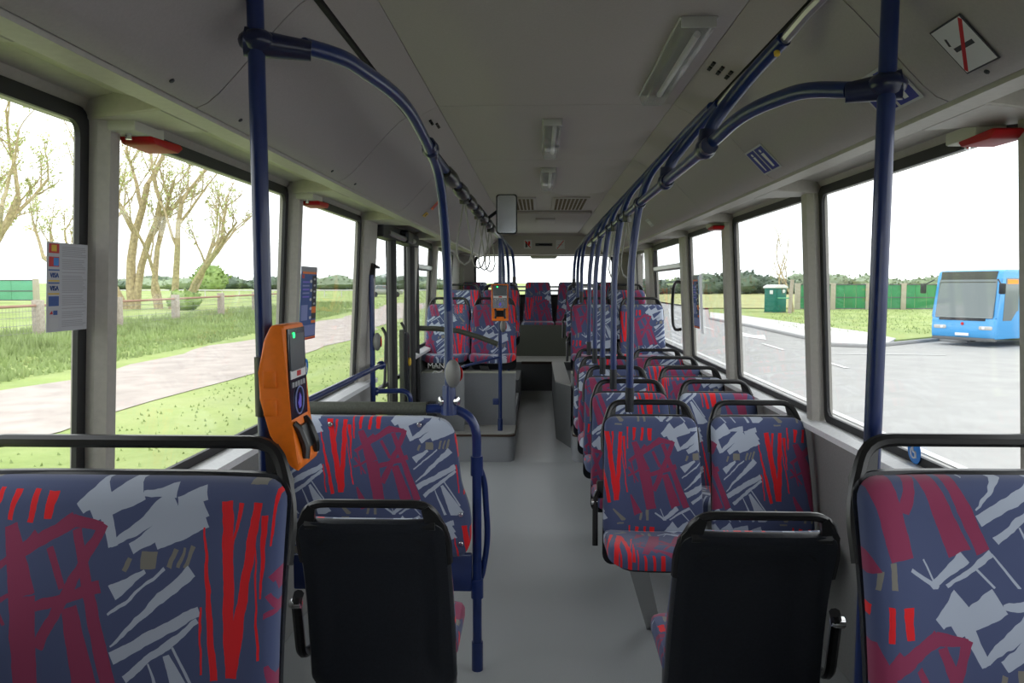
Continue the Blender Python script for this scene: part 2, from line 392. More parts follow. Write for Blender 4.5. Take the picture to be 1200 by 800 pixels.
# side walls, pillars, windows
PIL = {-1: [(-.70, .07), (.75, .45), (1.925, .035), (3.44, .04), (4.96, .16), (6.73, .08), (8.05, .10)], 1: [(-.70, .07), (.5, .07), (1.95, .05), (3.53, .055), (5.06, .07), (6.57, .10), (8.64, .26)]}  # second left pillar, out of view, is widened to dim the near left seat
NAMES = {-1: 'left', 1: 'right'}
def lean(s, inset=0, lift=0):
    """local frame: x along the bus, z up the leaning glass, y inward"""
    up = Vector((-s * .055, 0, 1)).normalized(); al = Vector((0, s, 0)); inn = Vector((-s, 0, 0)); inn = (inn - up * inn.dot(up)).normalized()
    m = Matrix((al, inn, up)).transposed().to_4x4(); return m
def ringframe(w, h, border, d0, d1, r=.04):
    bm = bmesh.new(); A = rrect(w / 2, 0, h, r, top=w / 2); Bq = [(x * (w / 2 - border) / (w / 2), border + z * (h - 2 * border) / h) for x, z in A]
    L0 = [[bm.verts.new((x, d, z)) for x, z in P] for d in (d0, d1) for P in (A, Bq)]
    n = len(A)
    for a, b in ((0, 1), (2, 3), (0, 2), (1, 3)):
        for i in range(n): bm.faces.new((L0[a][i], L0[a][(i + 1) % n], L0[b][(i + 1) % n], L0[b][i]))
    return bm
win_n = 0
for s in (-1, 1):
    wl = setting('wall_' + NAMES[s])
    dy0, dy1 = (5.12, 6.65) if s < 0 else (99, 99)
    segs = [(YF, dy0), (dy1, YR)] if s < 0 else [(YF, YR)]
    for a, b in segs:
        struct('lower_panel', B(min(s * 1.2, s * 1.27), max(s * 1.2, s * 1.27), a, b, -.1, ZS - .03), 'wallgrey', wl)
        bm = bmesh.new(); prism(bm, [(s * 1.15, ZS - .035), (s * 1.15, ZS - .01), (s * 1.19, ZS + .004), (s * 1.27, ZS + .004), (s * 1.27, ZS - .035)], a, b); struct('sill', bm, 'sill', wl)
    struct('header', B(min(s * 1.185, s * 1.27), max(s * 1.185, s * 1.27), YF, YR, 2.02, 2.40), 'pillar', wl)
    ends = PIL[s]
    for y, w in ends:
        bm = bmesh.new()
        def sec(z, ins):
            x = xw(z)
            return [(s * (x + .03), y - w), (s * (x + .03), y + w), (s * (x - .03), y + w), (s * (x - .055), y + w * .62), (s * (x - .055), y - w * .62), (s * (x - .03), y - w)]
        lo = [bm.verts.new((px, py, ZS - .02)) for px, py in sec(ZS, 0)]; hi = [bm.verts.new((px, py, 2.06)) for px, py in sec(2.06, 0)]
        bm.faces.new(lo); bm.faces.new(hi)
        for i in range(6): bm.faces.new((lo[i], lo[(i + 1) % 6], hi[(i + 1) % 6], hi[i]))
        struct('pillar', bm, 'pillar', wl)
        bm = bmesh.new(); prism(bm, [(s * .94, y - w - .10), (s * .94, y + w + .10), (s * 1.10, y + w + .04), (s * 1.19, y + w), (s * 1.19, y - w), (s * 1.10, y - w - .04)], 2.008, 2.07, 'z', bev=.006); struct('pillar_cap', bm, 'pillar', wl)
    # corner panel at the rear
    struct('corner_panel', B(min(s * 1.195, s * 1.27), max(s * 1.195, s * 1.27), 9.95, YR, .6, 2.15), 'pillar', wl)
    gaps = []
    prev = YF
    for y, w in ends: gaps.append((prev, y - w)); prev = y + w
    gaps.append((prev, 9.95))
    for a, b in gaps:
        if s < 0 and abs(a - 5.12) < .01: continue
        if s < 0 and a < 0:
            struct('light_block_panel', B(-1.27, -1.2, a, b, ZS - .03, 2.05), 'wallgrey', wl); continue  # windows closed out of view, added to darken the near left seat
        win_n += 1; w = b - a
        root = setting('window_%d' % win_n, (s * xw(ZS), (a + b) / 2, ZS)); root.matrix_world = Matrix.Translation((s * xw(ZS), (a + b) / 2, ZS)) @ lean(s)
        H = 1.045
        struct('frame', ringframe(w, H, .036, -.004, .009), 'gasket', root)
        bm = B(-w / 2 + .03, w / 2 - .03, -.003, .003, .03, H - .03); struct('pane', bm, 'glass', root)
        if (s > 0 and abs(a - 6.67) < .01) or (s < 0 and abs(a - 6.81) < .01):
            struct('transom', B(-w / 2 + .04, w / 2 - .04, -.012, .03, .77, .815, bev=.006), 'alu', root)
            struct('hopper_frame', ringframe(w - .08, .26, .03, -.01, .022, r=.03), 'gasket', root).location = (0, 0, .76)
def glassframe(s, y, z, off=.006):
    """frame of a flat thing on the inside of the glass: +x to the viewer's right, -y into the bus"""
    up = Vector((-s * .055, 0, 1)).normalized(); xx = Vector((0, -s, 0)); yy = up.cross(xx)
    return Matrix.Translation((s * (xw(z) - off), y, z)) @ Matrix((xx, yy, up)).transposed().to_4x4()
# rear wall
rw = setting('wall_rear')
struct('bulkhead', B(-1.2, 1.2, 10.60, 11.1, 2.03, 2.36), 'cove', rw)
struct('lower_panel', B(-1.2, 1.2, 10.95, 11.1, .6, 1.46), 'wallgrey', rw)
for s in (-1, 1): struct('side_panel', B(min(s * .98, s * 1.2), max(s * .98, s * 1.2), 10.95, 11.1, 1.46, 2.03), 'pillar', rw)
struct('rear_valance', (lambda b: prism(b, [(10.3, 2.36), (10.62, 2.36), (10.62, 2.28), (10.4, 2.31)], -.9, .9, 'x'))(bmesh.new()), 'ceiling', rw)
win_n += 1; root = setting('window_%d' % win_n, (0, 10.96, 1.45))
struct('frame', ringframe(1.98, .6, .03, -.01, .04, r=.10), 'gasket', root)
struct('pane', B(-.96, .96, .02, .026, .02, .58), 'glass', root)
for k, zz in enumerate((.085, .14)): struct('guard_bar', T([(-.97, -.05, zz), (.97, -.05, zz)], .012), 'alu', root)
bm = bmesh.new(); prism(bm, [(-.22, 2.06), (.22, 2.06), (.17, 1.985), (-.17, 1.985)], 10.80, 10.95, bev=.012)
tag(obj('brake_light_housing', bm, 'beige'), 'grey trapezoid brake light housing at the top middle of the rear window', 'housing')
# front of the bus behind the photographer
fw = setting('wall_front')
struct('light_block_screen', B(-1.2, -.38, -.35, -.30, 0, 2.06), 'wallgrey', fw)  # unseen screen added to keep light off the near left seat
struct('dash_panel', B(-1.25, 1.25, YF - .1, YF, 0, .95), 'wallgrey', fw)
struct('front_header', B(-1.25, 1.25, YF - .1, YF, 2.0, 2.4), 'pillar', fw)
win_n += 1; root = setting('window_%d' % win_n, (0, YF - .03, .95)); struct('frame', ringframe(2.46, 1.06, .05, -.02, .04), 'gasket', root); struct('pane', B(-1.2, 1.2, 0, .006, .02, 1.04), 'glass', root)
# ------------------------------------------------------------------ middle door (two leaves)
dr = setting('door_1', (-1.2, 5.885, 0))
for k, (a, b) in enumerate(((-.74, -.02), (.02, .76))):
    o = struct('leaf_frame', ringframe(b - a, 2.0, .035, -.008, .008, r=.03), 'gasket', dr); o.rotation_euler = (0, 0, PI / 2); o.location = (-.02, (a + b) / 2, .02)
    o = struct('leaf_glass', B(-(b - a) / 2 + .03, (b - a) / 2 - .03, -.003, .003, .04, 1.97), 'glass', dr); o.rotation_euler = (0, 0, PI / 2); o.location = (-.02, (a + b) / 2, .02)
    struct('mid_rail', B(-.03, -.01, a + .06, b - .06, .84, .87), 'gasket', dr)
    struct('door_handle', T(fillet([(.0, (a + b) / 2 - .05, .85), (.03, (a + b) / 2 - .05, .9), (.03, (a + b) / 2 + .02, 1.25), (.0, (a + b) / 2 + .02, 1.3)], .03), .011), 'gasket', dr)
struct('pivot_post', T([(.06, -.27, 0), (.06, -.27, 1.93)], .034), 'gasket', dr)
struct('pivot_post', T([(.06, .55, 0), (.06, .55, 1.93)], .036), 'gasket', dr)
struct('gear_cover', B(.0, .10, -.76, .76, 1.93, 2.03, bev=.01), 'gasket', dr)
struct('gear_arm', T([(.09, -.55, 1.97), (.13, -.1, 1.95)], .02), 'alu', dr)
struct('gear_arm', T([(.09, .55, 1.97), (.13, .1, 1.95)], .02), 'alu', dr)
struct('gear_motor', B(.09, .16, -.12, .12, 1.92, 2.02, bev=.02), 'black', dr)
struct('brush_seal', B(.02, .05, .22, .28, .35, 1.25), 'foam', dr)
bm = B(-.0, .07, .30, .42, .55, 1.22, bev=.02); struct('button_box', bm, 'black', dr)
struct('door_button', disc(bmesh.new(), (.078, .36, .98), (1, 0, 0), .035, .02), 'yellow', dr)
# ------------------------------------------------------------------ wheel boxes and steps beside the rear aisle
def platform(name, label, x0, x1, sgn):
    t = thing(name, label, 'platform', ((x0 + x1) / 2, 6.9, 0)); cx = (x0 + x1) / 2
    e = .07
    def rounded(y0, y1, xa, xb, r, side):
        # plan outline with one rounded front corner on the aisle side
        pts = []
        if side > 0:
            pts = [(xa, y0)] + [(xb - r + r * math.sin(a), y0 + r - r * math.cos(a)) for a in [PI / 2 * k / 6 for k in range(7)]] + [(xb, y1), (xa, y1)]
        else:
            pts = [(xb, y0), (xb, y1), (xa, y1)] + [(xa + r - r * math.cos(a), y0 + r - r * math.sin(a)) for a in [PI / 2 * k / 6 for k in range(7)]]
        return [(x - cx, y - 6.9) for x, y in pts]
    bm = bmesh.new(); prism(bm, rounded(6.9, 7.4, x0, x1, e, sgn), 0, .235, 'z'); obj('step_box', bm, 'stepgrey', t)
    bm = bmesh.new(); prism(bm, rounded(6.885, 7.4, x0, x1 + .012 if sgn > 0 else x1, e, sgn), .235, .252, 'z'); obj('step_nosing', bm, 'edging', t)
    bm = bmesh.new(); prism(bm, rounded(6.9, 7.4, x0, x1, e, sgn), .252, .262, 'z'); obj('step_tread', bm, 'treadtop', t)
    bm = bmesh.new(); prism(bm, rounded(7.35, 8.45, x0, x1, .03, sgn), .262, .42, 'z'); obj('wheel_box', bm, 'stepgrey', t)
    bm = bmesh.new(); prism(bm, rounded(8.45, 10.3, x0, x1, .03, sgn), .262, .56, 'z'); obj('rear_box', bm, 'riser', t)
    bm = bmesh.new(); prism(bm, rounded(7.33, 7.37, x0, x1, .012, sgn), .262, .765, 'z'); obj('front_panel', bm, 'stepgrey', t)
    bm = bmesh.new(); prism(bm, rounded(7.315, 7.385, x0, x1, .02, sgn), .765, .782, 'z'); obj('panel_edging', bm, 'beige', t)
    return t
platform('seat_platform', 'grey stepped platform behind the middle door carrying the raised seats', -1.19, -.285, 1)
platform('seat_platform', 'grey stepped platform on the window side right of the rear aisle', .245, 1.19, -1)
t = thing('wheel_cover', 'dark angular wheel cover jutting into the rear aisle on the right', 'cover', (.17, 8.5, 0))
bm = bmesh.new(); prism(bm, [(.075, -1.5), (.075, -1.2), (-.06, -.9), (-.07, 1.0), (.075, 1.0)], 0, .645, 'z'); obj('side', bm, 'riser', t)
bm = bmesh.new(); prism(bm, [(.075, -1.51), (.075, -1.21), (-.07, -.9), (-.075, 1.0), (.075, 1.0)], .645, .66, 'z'); obj('top', bm, 'treadtop', t)
for s in (-1, 1):
    t = thing('wheel_box', 'grey front wheel box under the nearest seat on the %s' % NAMES[s], 'platform', (s * .86, 1.3, 0)); obj('casing', B(-.33, .33, -.75, .65, 0, .30, bev=.02), 'stepgrey', t)
    obj('top_mat', B(-.31, .31, -.73, .63, .30, .306), 'floorgrey', t)
# ================================================================== SEATS
def make_seat(name, label, w=.46, hb=.53, aisle=True, top=None, legz=0.0, pair_leg=True):
    t = thing(name, label, 'seat'); hw = w / 2; top = hw - .012 if top is None else top
    z0 = .45; H = hb
    def back(x, sz, d):
        u = x / hw; s = sz
        y = .0 + .27 * s + .02 * math.sin(min(1, s / H) * PI) * -1 - d - .025 * max(0, abs(u) - .45) ** 1.5 / .4
        return Vector((x, y, z0 + .02 + s * .985))
    o1 = rrect(hw - .004, 0.0, H, .05, top=top - .006, rt=.045)
    r = [(.02, -.005), (0, .01), (0, .03), (.006, .042), (.02, .052), (.045, .056), (.09, .052), (.14, .05), (.19, .05)]
    obj('backrest', pad(o1, r, back), 'moquette', t)
    o2 = rrect(hw - .003, -.13, H + .006, .05, top=top, rt=.05)
    obj('back_shell', pad(o2, [(.0, .004), (0, -.012), (.008, -.026), (.03, -.03), (.05, -.028), (.075, -.012), (.10, -.010), (.16, -.010)], back), 'black', t)
    def seat(x, q, d):
        u = x / hw; k = max(0, q - .33) / .09
        return Vector((x, -.02 - q * .80, .445 + d + .012 * u * u + (.018 * min(q / .33, 1)) - .012 * k ** 2))
    o3 = rrect(hw - .004, 0, .45, .06, top=hw - .004, rt=.09)
    obj('seat_cushion', pad(o3, [(.02, -.012), (0, .0), (0, .03), (.008, .046), (.025, .054), (.06, .054), (.12, .05), (.19, .048)], seat), 'moquette', t)
    obj('seat_pan', pad(rrect(hw - .03, .02, .42, .05, top=hw - .03, rt=.07), [(.06, -.04), (.01, -.03), (0, -.01), (.03, -.008)], seat), 'black', t)
    # frame tube: up both sides and over the top as a handle
    def fr(x, s, off=.0): p = back(x, s, -.012 - off); return (x, p.y, p.z)
    a = hw - .004; b = top - .002
    path = [fr(b - .002, H - .16), fr(b, H - .06), fr(b - .045, H + .063), fr(-b + .045, H + .063), fr(-b, H - .06), fr(-b + .002, H - .16)]
    # keep straight legs straight, round the handle's corners
    obj('handrail', T(fillet(path, .05, 5), .0135, seg=8), 'softblack', t)
    obj('top_bar', T([fr(b - .03, H - .012, .008), fr(-b + .03, H - .012, .008)], .016, seg=8), 'softblack', t)
    for sx in (-1, 1):   # broad cheek between the tube and the shell
        bm = bmesh.new(); P = [Vector(fr(sx * (b + .004), H - .16)), Vector(fr(sx * (b - .005), H - .01)), Vector(fr(sx * (b - .045), H + .058)), Vector(fr(sx * (b - .066), H + .045)), Vector(fr(sx * (b - .055), H - .02)), Vector(fr(sx * (b - .10), H - .05))]
        f1 = [bm.verts.new(p + Vector((0, .012, 0))) for p in P]; f2 = [bm.verts.new(p - Vector((0, .006, 0))) for p in P]
        bm.faces.new(f1); bm.faces.new(f2[::-1])
        for i in range(6): bm.faces.new((f1[i], f1[(i + 1) % 6], f2[(i + 1) % 6], f2[i]))
        obj('handle_cheek', bm, 'softblack', t)
    # cantilever leg
    bm = bmesh.new(); lo = [bm.verts.new(p) for p in ((-.01, .05, legz), (.06, .05, legz), (.06, .09, legz), (-.01, .09, legz))]
    hi = [bm.verts.new(p) for p in ((-.13, -.25, .40), (-.05, -.25, .40), (-.05, -.19, .40), (-.13, -.19, .40))]
    bm.faces.new(lo); bm.faces.new(hi)
    for i in range(4): bm.faces.new((lo[i], lo[(i + 1) % 4], hi[(i + 1) % 4], hi[i]))
    obj('leg', bm, 'alu', t)
    if aisle:
        ar = obj('armrest', T(fillet([(-hw - .012, .02, .66), (-hw - .028, .0, .645), (-hw - .03, -.04, .43)], .03), .013, seg=8), 'softblack', t)
        obj('armrest_pin', disc(bmesh.new(), (-hw - .03, .0, .62), (1, 0, 0), .016, .03, seg=10), 'chrome', ar)
        obj('armrest_bracket', B(-hw - .02, -hw + .05, .01, .05, .63, .71, bev=.01), 'softblack', t)
    return t
G_R = 'seats in pairs along the right-hand windows'
ROWS = [3.6, 4.4, 5.15, 5.87, 6.57]; ORD = ['first', 'second', 'third', 'fourth', 'fifth']
proto = make_seat('bus_seat', 'patterned seat beside the aisle, foremost of the right-hand rows', aisle=True)
def settint(o, u, v):
    for c in o.children:
        if c.name.startswith(('backrest', 'seat_cushion')): c['shift_u'] = float(u); c['shift_v'] = float(v)
proto.location = (.455, ROWS[0] - .15, 0); proto['group'] = G_R; settint(proto, .78 * .54 + .23 - 5, -.04 * .433 + 5.53)
rnd = random.Random(3)
for i, y in enumerate(ROWS):
    if i:
        o = dup(proto, (.455, y - .15, 0), 0, 'patterned seat beside the aisle in the %s right-hand row' % ORD[i], G_R, skip=('armrest', 'armrest_bracket')); settint(o, rnd.random(), rnd.random())
    o = dup(proto, (.945, y - .15, 0), 0, 'patterned seat beside the window in the %s right-hand row' % ORD[i], G_R, skip=('armrest', 'armrest_bracket')); settint(o, *((.343 * .54 + .23 - 5, 5.51) if i == 0 else (rnd.random(), rnd.random())))
G_P = 'seats on the raised platforms'
for x, y, z, lab in ((.48, 7.7, .42, 'raised aisle seat on the right platform, front row'), (.97, 7.7, .42, 'raised window seat on the right platform, front row'),
                     (-.515, 7.7, .42, 'raised aisle seat on the left platform behind the distant ticket validator'), (-.98, 7.7, .42, 'raised window seat on the left platform behind the glass screen'),
                     (.48, 9.05, .56, 'aisle seat in the second raised row on the right'), (.97, 9.05, .56, 'window seat in the second raised row on the right'),
                     (-.515, 9.05, .56, 'aisle seat in the second raised row on the left'), (-.98, 9.05, .56, 'window seat in the second raised row on the left')):
    ais = abs(x) < .7
    o = dup(proto, (x, y, z), 0, lab, G_P, skip=() if (ais and x > 0) else ('armrest', 'armrest_bracket')); settint(o, rnd.random(), rnd.random())
    if ais and x < 0:
        pass
# two rear-facing seats seen from behind
o = dup(proto, (.555, 2.25, 0), PI, 'black-backed seat facing the rear, right of the aisle', 'rear-facing seats seen from behind', skip=('armrest', 'armrest_bracket')); settint(o, .3, .1)
o2 = dup(proto, (-.553, 2.33, 0), PI, 'black-backed seat facing the rear, left of the aisle', 'rear-facing seats seen from behind', skip=('armrest', 'armrest_bracket')); settint(o2, .7, .4)
for q, s in ((o, -1), (o2, 1)):
    q.scale = (1.03, 1, .922)
    obj('lower_shell', B(-.217, .217, -.14, -.012, .03, .46, bev=.02), 'black', q)
    a = obj('armrest', T(fillet([(s * .245, .03, .70), (s * .262, .0, .66), (s * .265, -.05, .44), (s * .26, -.22, .40)], .05), .016, seg=8), 'softblack', q)
    obj('armrest_pin', disc(bmesh.new(), (s * .265, .0, .655), (1, 0, 0), .02, .036, seg=12), 'chrome', a)
# nearest wide seats on the wheel boxes
wide = make_seat('wide_seat', 'wide patterned seat nearest the camera on the left', w=.72, hb=.53, aisle=False)
wide.location = (-.885, 1.34, .235); wide['group'] = 'wide single seats over the front wheels'
settint(wide, 1.06 * .54 - .36 - 5, .02 * .433 + 5.53)
wide2 = dup(wide, (.885, 1.36, .245), 0, 'wide patterned seat nearest the camera on the right'); settint(wide2, .07 * .54 + .35 - 5, .569 * .433 + 5.53)
# rear bench seats
def make_rear(name, label):
    t = thing(name, label, 'seat'); hw = .225
    def back(x, s, d): return Vector((x, .12 * s - d - .02 * abs(x / hw) ** 2 + .25, .44 + s))
    o1 = [(x, z) for x, z in rrect(.205, 0, .545, .03, top=.165, rt=.04)]
    obj('backrest', pad(o1, [(.02, 0), (0, .015), (0, .04), (.01, .055), (.04, .06), (.1, .056), (.14, .055)], back), 'moquette', t)
    obj('back_shell', pad(rrect(.212, -.01, .555, .03, top=.172, rt=.04), [(0, .0), (0, -.02), (.02, -.03), (.08, -.03)], back), 'black', t)
    obj('seat_cushion', pad(rrect(.222, 0, .46, .04, top=.222, rt=.04), [(.02, -.01), (0, 0), (0, .04), (.02, .055), (.08, .055), (.15, .05)], lambda x, q, d: Vector((x, .27 - q, .40 + d - .0 * q))), 'moquette', t)
    return t
pr = None
for k, (x, n) in enumerate(((-.968, 'leftmost seat of the rear bench in the left corner'), (-.54, 'rear bench seat second from the left'), (-.08, 'middle rear bench seat facing straight down the aisle'), (.38, 'rear bench seat just right of the aisle'), (.86, 'rightmost seat of the rear bench in the right corner'))):
    if pr is None: pr = make_rear('rear_bench_seat', n); pr.location = (x, 10.5, .66); pr['group'] = 'seats along the rear bench'; o = pr
    else: o = dup(pr, (x, 10.5, .66), 0, n)
    settint(o, k * .23, k * .31)
# ================================================================== RAILS
RT = .0175
def clamp(parent, p, r=.03, dirs=((0, 0, 1),), L=.05):
    bm = bmesh.new(); ball(bm, p, r, 1, 1, 1)
    for d in dirs:
        d = Vector(d).normalized(); tube(bm, [Vector(p) - d * 0, Vector(p) + d * L], .024, seg=10)
    return obj('clamp', bm, 'blueclamp', parent)
# front grab poles
t = thing('grab_pole', 'dark blue floor-to-ceiling pole left of the aisle carrying the near validator', 'pole', (-.645, 1.62, .3))
obj('tube', T([(0, 0, 0), (-.006, 0, 1.915)], .0178, seg=14), 'blue', t)
bm = bmesh.new(); ball(bm, (-.004, 0, 1.808), .032, 1.25, 1, .8); tube(bm, [(-.03, 0, 1.808), (.10, .035, 1.797)], .026, radii=[.031, .021]); obj('clamp', bm, 'blueclamp', t)
t = thing('grab_pole', 'dark blue floor-to-ceiling pole behind the nearest right seat', 'pole', (.634, 1.62, .3))
obj('tube', T([(0, 0, 0), (.012, 0, 1.90)], .0178, seg=14), 'blue', t)
bm = bmesh.new(); ball(bm, (.012, 0, 1.708), .032, 1.25, 1, .8); tube(bm, [(.04, 0, 1.708), (-.06, .035, 1.70)], .026, radii=[.031, .021]); obj('clamp', bm, 'blueclamp', t)
# left curved rail and stanchion down to the partition
XL = -.425; HL = 2.04; XR = .40; HR = 1.98
t = thing('overhead_rail', 'dark blue curved rail arching from the left front pole down to the padded partition', 'rail', (XL, 2.8, 2.04))
def rel(o, pts): return [Vector(p) - o.location for p in pts]
obj('tube', T(fillet(rel(t, [(-.56, 1.65, 2.107), (-.50, 1.75, 2.112), (-.432, 2.12, 2.11), (-.43, 2.55, 2.07), (XL, 2.86, 2.0), (XL, 3.02, 1.75), (XL, 3.08, 1.5)]), .3, 7), RT, seg=14), 'blue', t)
clamp(t, Vector((XL - .003, 2.62, 2.06)) - t.location, .03, ((0, 1, -.2), (0, -1, .2)))
t2 = thing('grab_pole', 'dark blue pole standing on the left padded partition rail', 'pole', (XL, 3.08, 1.10))
obj('tube', T([(0, 0, 0), (0, 0, .42)], RT, seg=14), 'blue', t2)
bm = bmesh.new(); tube(bm, [(0, 0, -.02), (0, 0, .10)], .03, radii=[.034, .026]); obj('foot_clamp', bm, 'blue', t2)
for sx in (-1, 1): obj('bolt', disc(bmesh.new(), (sx * .034, -.008, .035), (sx, -.4, 0), .02, .016, seg=12), 'chrome', t2)
def stop_button(loc, rotz, label, s=1.0):
    t = thing('stop_button', label, 'button', loc, rotz, 'round stop request buttons on the poles')
    bm = bmesh.new(); bmesh.ops.create_uvsphere(bm, u_segments=20, v_segments=10, radius=.055 * s, matrix=Matrix.Diagonal((.5, .72, 1.05, 1)))
    bmesh.ops.translate(bm, verts=bm.verts, vec=(.01, -.0, 0)); obj('housing', bm, 'stopgrey', t)
    bm = disc(bmesh.new(), (.034 * s, 0, 0), (1, 0, 0), .034 * s, .008); obj('red_ring', bm, 'hammer_red', t)
    return t
stop_button((XL + .012, 3.045, 1.25), .7, 'round grey and red stop button on the pole at the padded partition')
t = thing('overhead_rail', 'dark blue overhead rail with hanging sleeves above the left side of the aisle', 'rail', (XL, 5, HL))
obj('tube', T(rel(t, [(XL, 2.66, 2.05), (XL, 6.9, 2.04)]), .0155, seg=12), 'blue', t)
for k in range(7):
    y = 3.15 + k * .46
    bm = bmesh.new(); p = Vector((XL, y, HL)) - t.location
    tube(bm, [p + Vector((0, -.14, 0)), p + Vector((0, -.11, 0)), p + Vector((0, 0, .0)), p + Vector((0, .11, 0)), p + Vector((0, .14, 0))], .03, radii=[.02, .031, .034, .031, .02], seg=12)
    obj('sleeve', bm, 'softblack', t)
for k, (y, dx) in enumerate(((3.75, 0), (4.6, 0), (5.1, .0), (5.7, 0))):
    n = ['foremost', 'second', 'third', 'rearmost'][k]
    st = thing('hanging_strap', '%s of the pale strap loops hanging from the left overhead rail' % n, 'strap', (XL, y, HL - .03), .9, 'pale loop straps on the left rail')
    pts = [(0, 0, 0), (.012, 0, -.08)] + [(.055 * math.sin(a), 0, -.235 - .06 * -math.cos(a) - .0) for a in [PI * k2 / 8 + .35 for k2 in range(0, 13)]] + [(-.012, 0, -.08)]
    loop = [(.004, 0, 0), (.02, 0, -.08), (.05, 0, -.20), (.055, 0, -.25), (.035, 0, -.29), (0, 0, -.305), (-.035, 0, -.29), (-.055, 0, -.25), (-.05, 0, -.20), (-.02, 0, -.08), (-.004, 0, 0)]
    obj('loop', T(loop, .0045, seg=6), 'strap', st)
    obj('slider', B(-.02, .02, -.015, .015, -.015, .02, bev=.004), 'softblack', st)
for k, (y, dx, zb, where) in enumerate(((7.05, -.42, .262, 'step'), (7.75, -.42, 1.48, 'front raised seat'), (8.5, -.40, 1.2, 'platform'), (9.2, -.36, 1.62, 'second raised seat'))):
    lab = ['blue pole on the left platform step carrying the distant validator', 'blue pole above the front raised aisle seat on the left', 'blue pole midway along the left raised platform', 'rearmost blue pole left of the rear aisle'][k]
    if k == 2: zb = .56
    t = thing('grab_pole', lab, 'pole', (dx, y, zb), 0, 'blue poles left of the rear aisle')
    top = 2.04
    pth = [(dx, y, zb), (dx, y, 1.80), (dx - .02, y - .08, 2.02), (XL - .03, y - .45, 2.10), (-.56, y - 1.0, 2.25)] if k else [(dx, y, zb), (dx, y, 2.03)]
    obj('tube', T(fillet(rel(t, pth), .25, 6), RT, seg=10), 'blue', t)
    if k: obj('foot_sleeve', T([(0, 0, 0), (0, 0, .09)], .023, seg=10), 'softblack', t)
    else:
        obj('foot_sleeve', T([(0, 0, 0), (0, 0, .11)], .024, seg=10), 'blue', t); obj('bracket', B(-.07, -.01, -.02, .02, .24, .30, bev=.01), 'blue', t)
# right rail with curved front end
t = thing('overhead_rail', 'dark blue overhead rail curving in from the right front pole, above the seats', 'rail', (XR, 5, HR))
obj('tube', T(fillet(rel(t, [(.58, 1.65, 2.005), (.52, 1.74, 2.03), (.44, 1.93, 2.025), (XR + .005, 2.16, 1.985), (XR, 2.4, HR), (XR, 7.2, HR)]), .12, 7), RT, seg=14), 'blue', t)
def arc(t, y, x=XR, z=HR, big=False):
    return rel(t, [(x, y, z), (x + .012, y - .05, z + .07), (x + .06, y - .15, z + .16), (x + .13, y - .32, 2.235), (x + .165, y - .62, 2.25)])
for k, y in enumerate((2.18, 2.86)):
    t = thing('ceiling_bracket', ['dark blue rail bracket bolted to the ceiling track, nearest on the right', 'dark blue rail bracket second from the front on the right'][k], 'bracket', (XR, y, HR))
    dd = -.0
    obj('tube', T(fillet(rel(t, [(XR, y, HR - .01), (XR + .012, y - .0, HR + .06), (XR + .055, y - .02, HR + .12), (XR + .10, y - .10, HR + .18), (XR + .14, y - .22, HR + .225)]), .1, 6), .019, seg=12), 'blue', t)
    obj('end_bolt', disc(bmesh.new(), Vector((.128, -.205, .195)), (0, -.3, -1), .008, .012, seg=8), 'yellow', t)
    bm = bmesh.new(); tube(bm, [(.135, -.20, .215), (.17, -.30, .262), (.18, -.44, .272)], .013, seg=8); obj('track_fixing', bm, 'alu', t)
    clamp(t, (0, 0, 0), .03, ((0, 1, 0), (0, -1, 0), (.1, 0, 1)))
ys = [3.6, 4.4, 5.15, 5.87, 6.57, 7.8, 8.6, 9.5]
labs = ['blue pole rising from the aisle seat of the %s right-hand row' % n for n in ORD] + ['blue pole rising from the front raised aisle seat on the right', 'blue pole between the raised rows on the right', 'rearmost blue pole right of the rear aisle']
zb = [1.04, 1.04, 1.04, 1.04, 1.04, 1.46, .56, 1.60]
for k, y in enumerate(ys):
    x0 = .365; t = thing('grab_pole', labs[k], 'pole', (x0, y, zb[k]), 0, 'blue poles along the right side of the aisle')
    y1 = y
    if k < 5: pth = [(x0, y, zb[k]), (x0, y, 1.72), (XR, y - .01, HR), (XR + .03, y - .10, 2.10), (XR + .13, y - .33, 2.22), (XR + .16, y - .75, 2.245)]
    else: pth = [(x0, y, zb[k]), (x0, y, 1.82), (x0 + .02, y - .12, 2.02), (x0 + .09, y - .6, 2.13), (XR + .15, y - 1.3, 2.24)]
    obj('tube', T(fillet(rel(t, pth), .16, 6), RT, seg=12), 'blue', t)
    obj('foot_sleeve', T([(0, 0, -.03), (0, 0, .085)], .021, seg=10), 'black', t)
    if k < 5:
        clamp(t, Vector((XR, y - .005, HR)) - t.location, .03, ((0, 1, 0), (0, -1, 0)))
for k, y in enumerate((4.1, 4.78)):
    st = thing('hanging_strap', ['nearer of the two pale strap loops behind the right-hand poles', 'farther of the two pale strap loops behind the right-hand poles'][k], 'strap', (XR, y, HR - .03), .9, 'pale loop straps on the right')
    obj('loop', T(loop, .0045, seg=6), 'strap', st); obj('slider', B(-.02, .02, -.015, .015, -.015, .045, bev=.004), 'softblack', st)
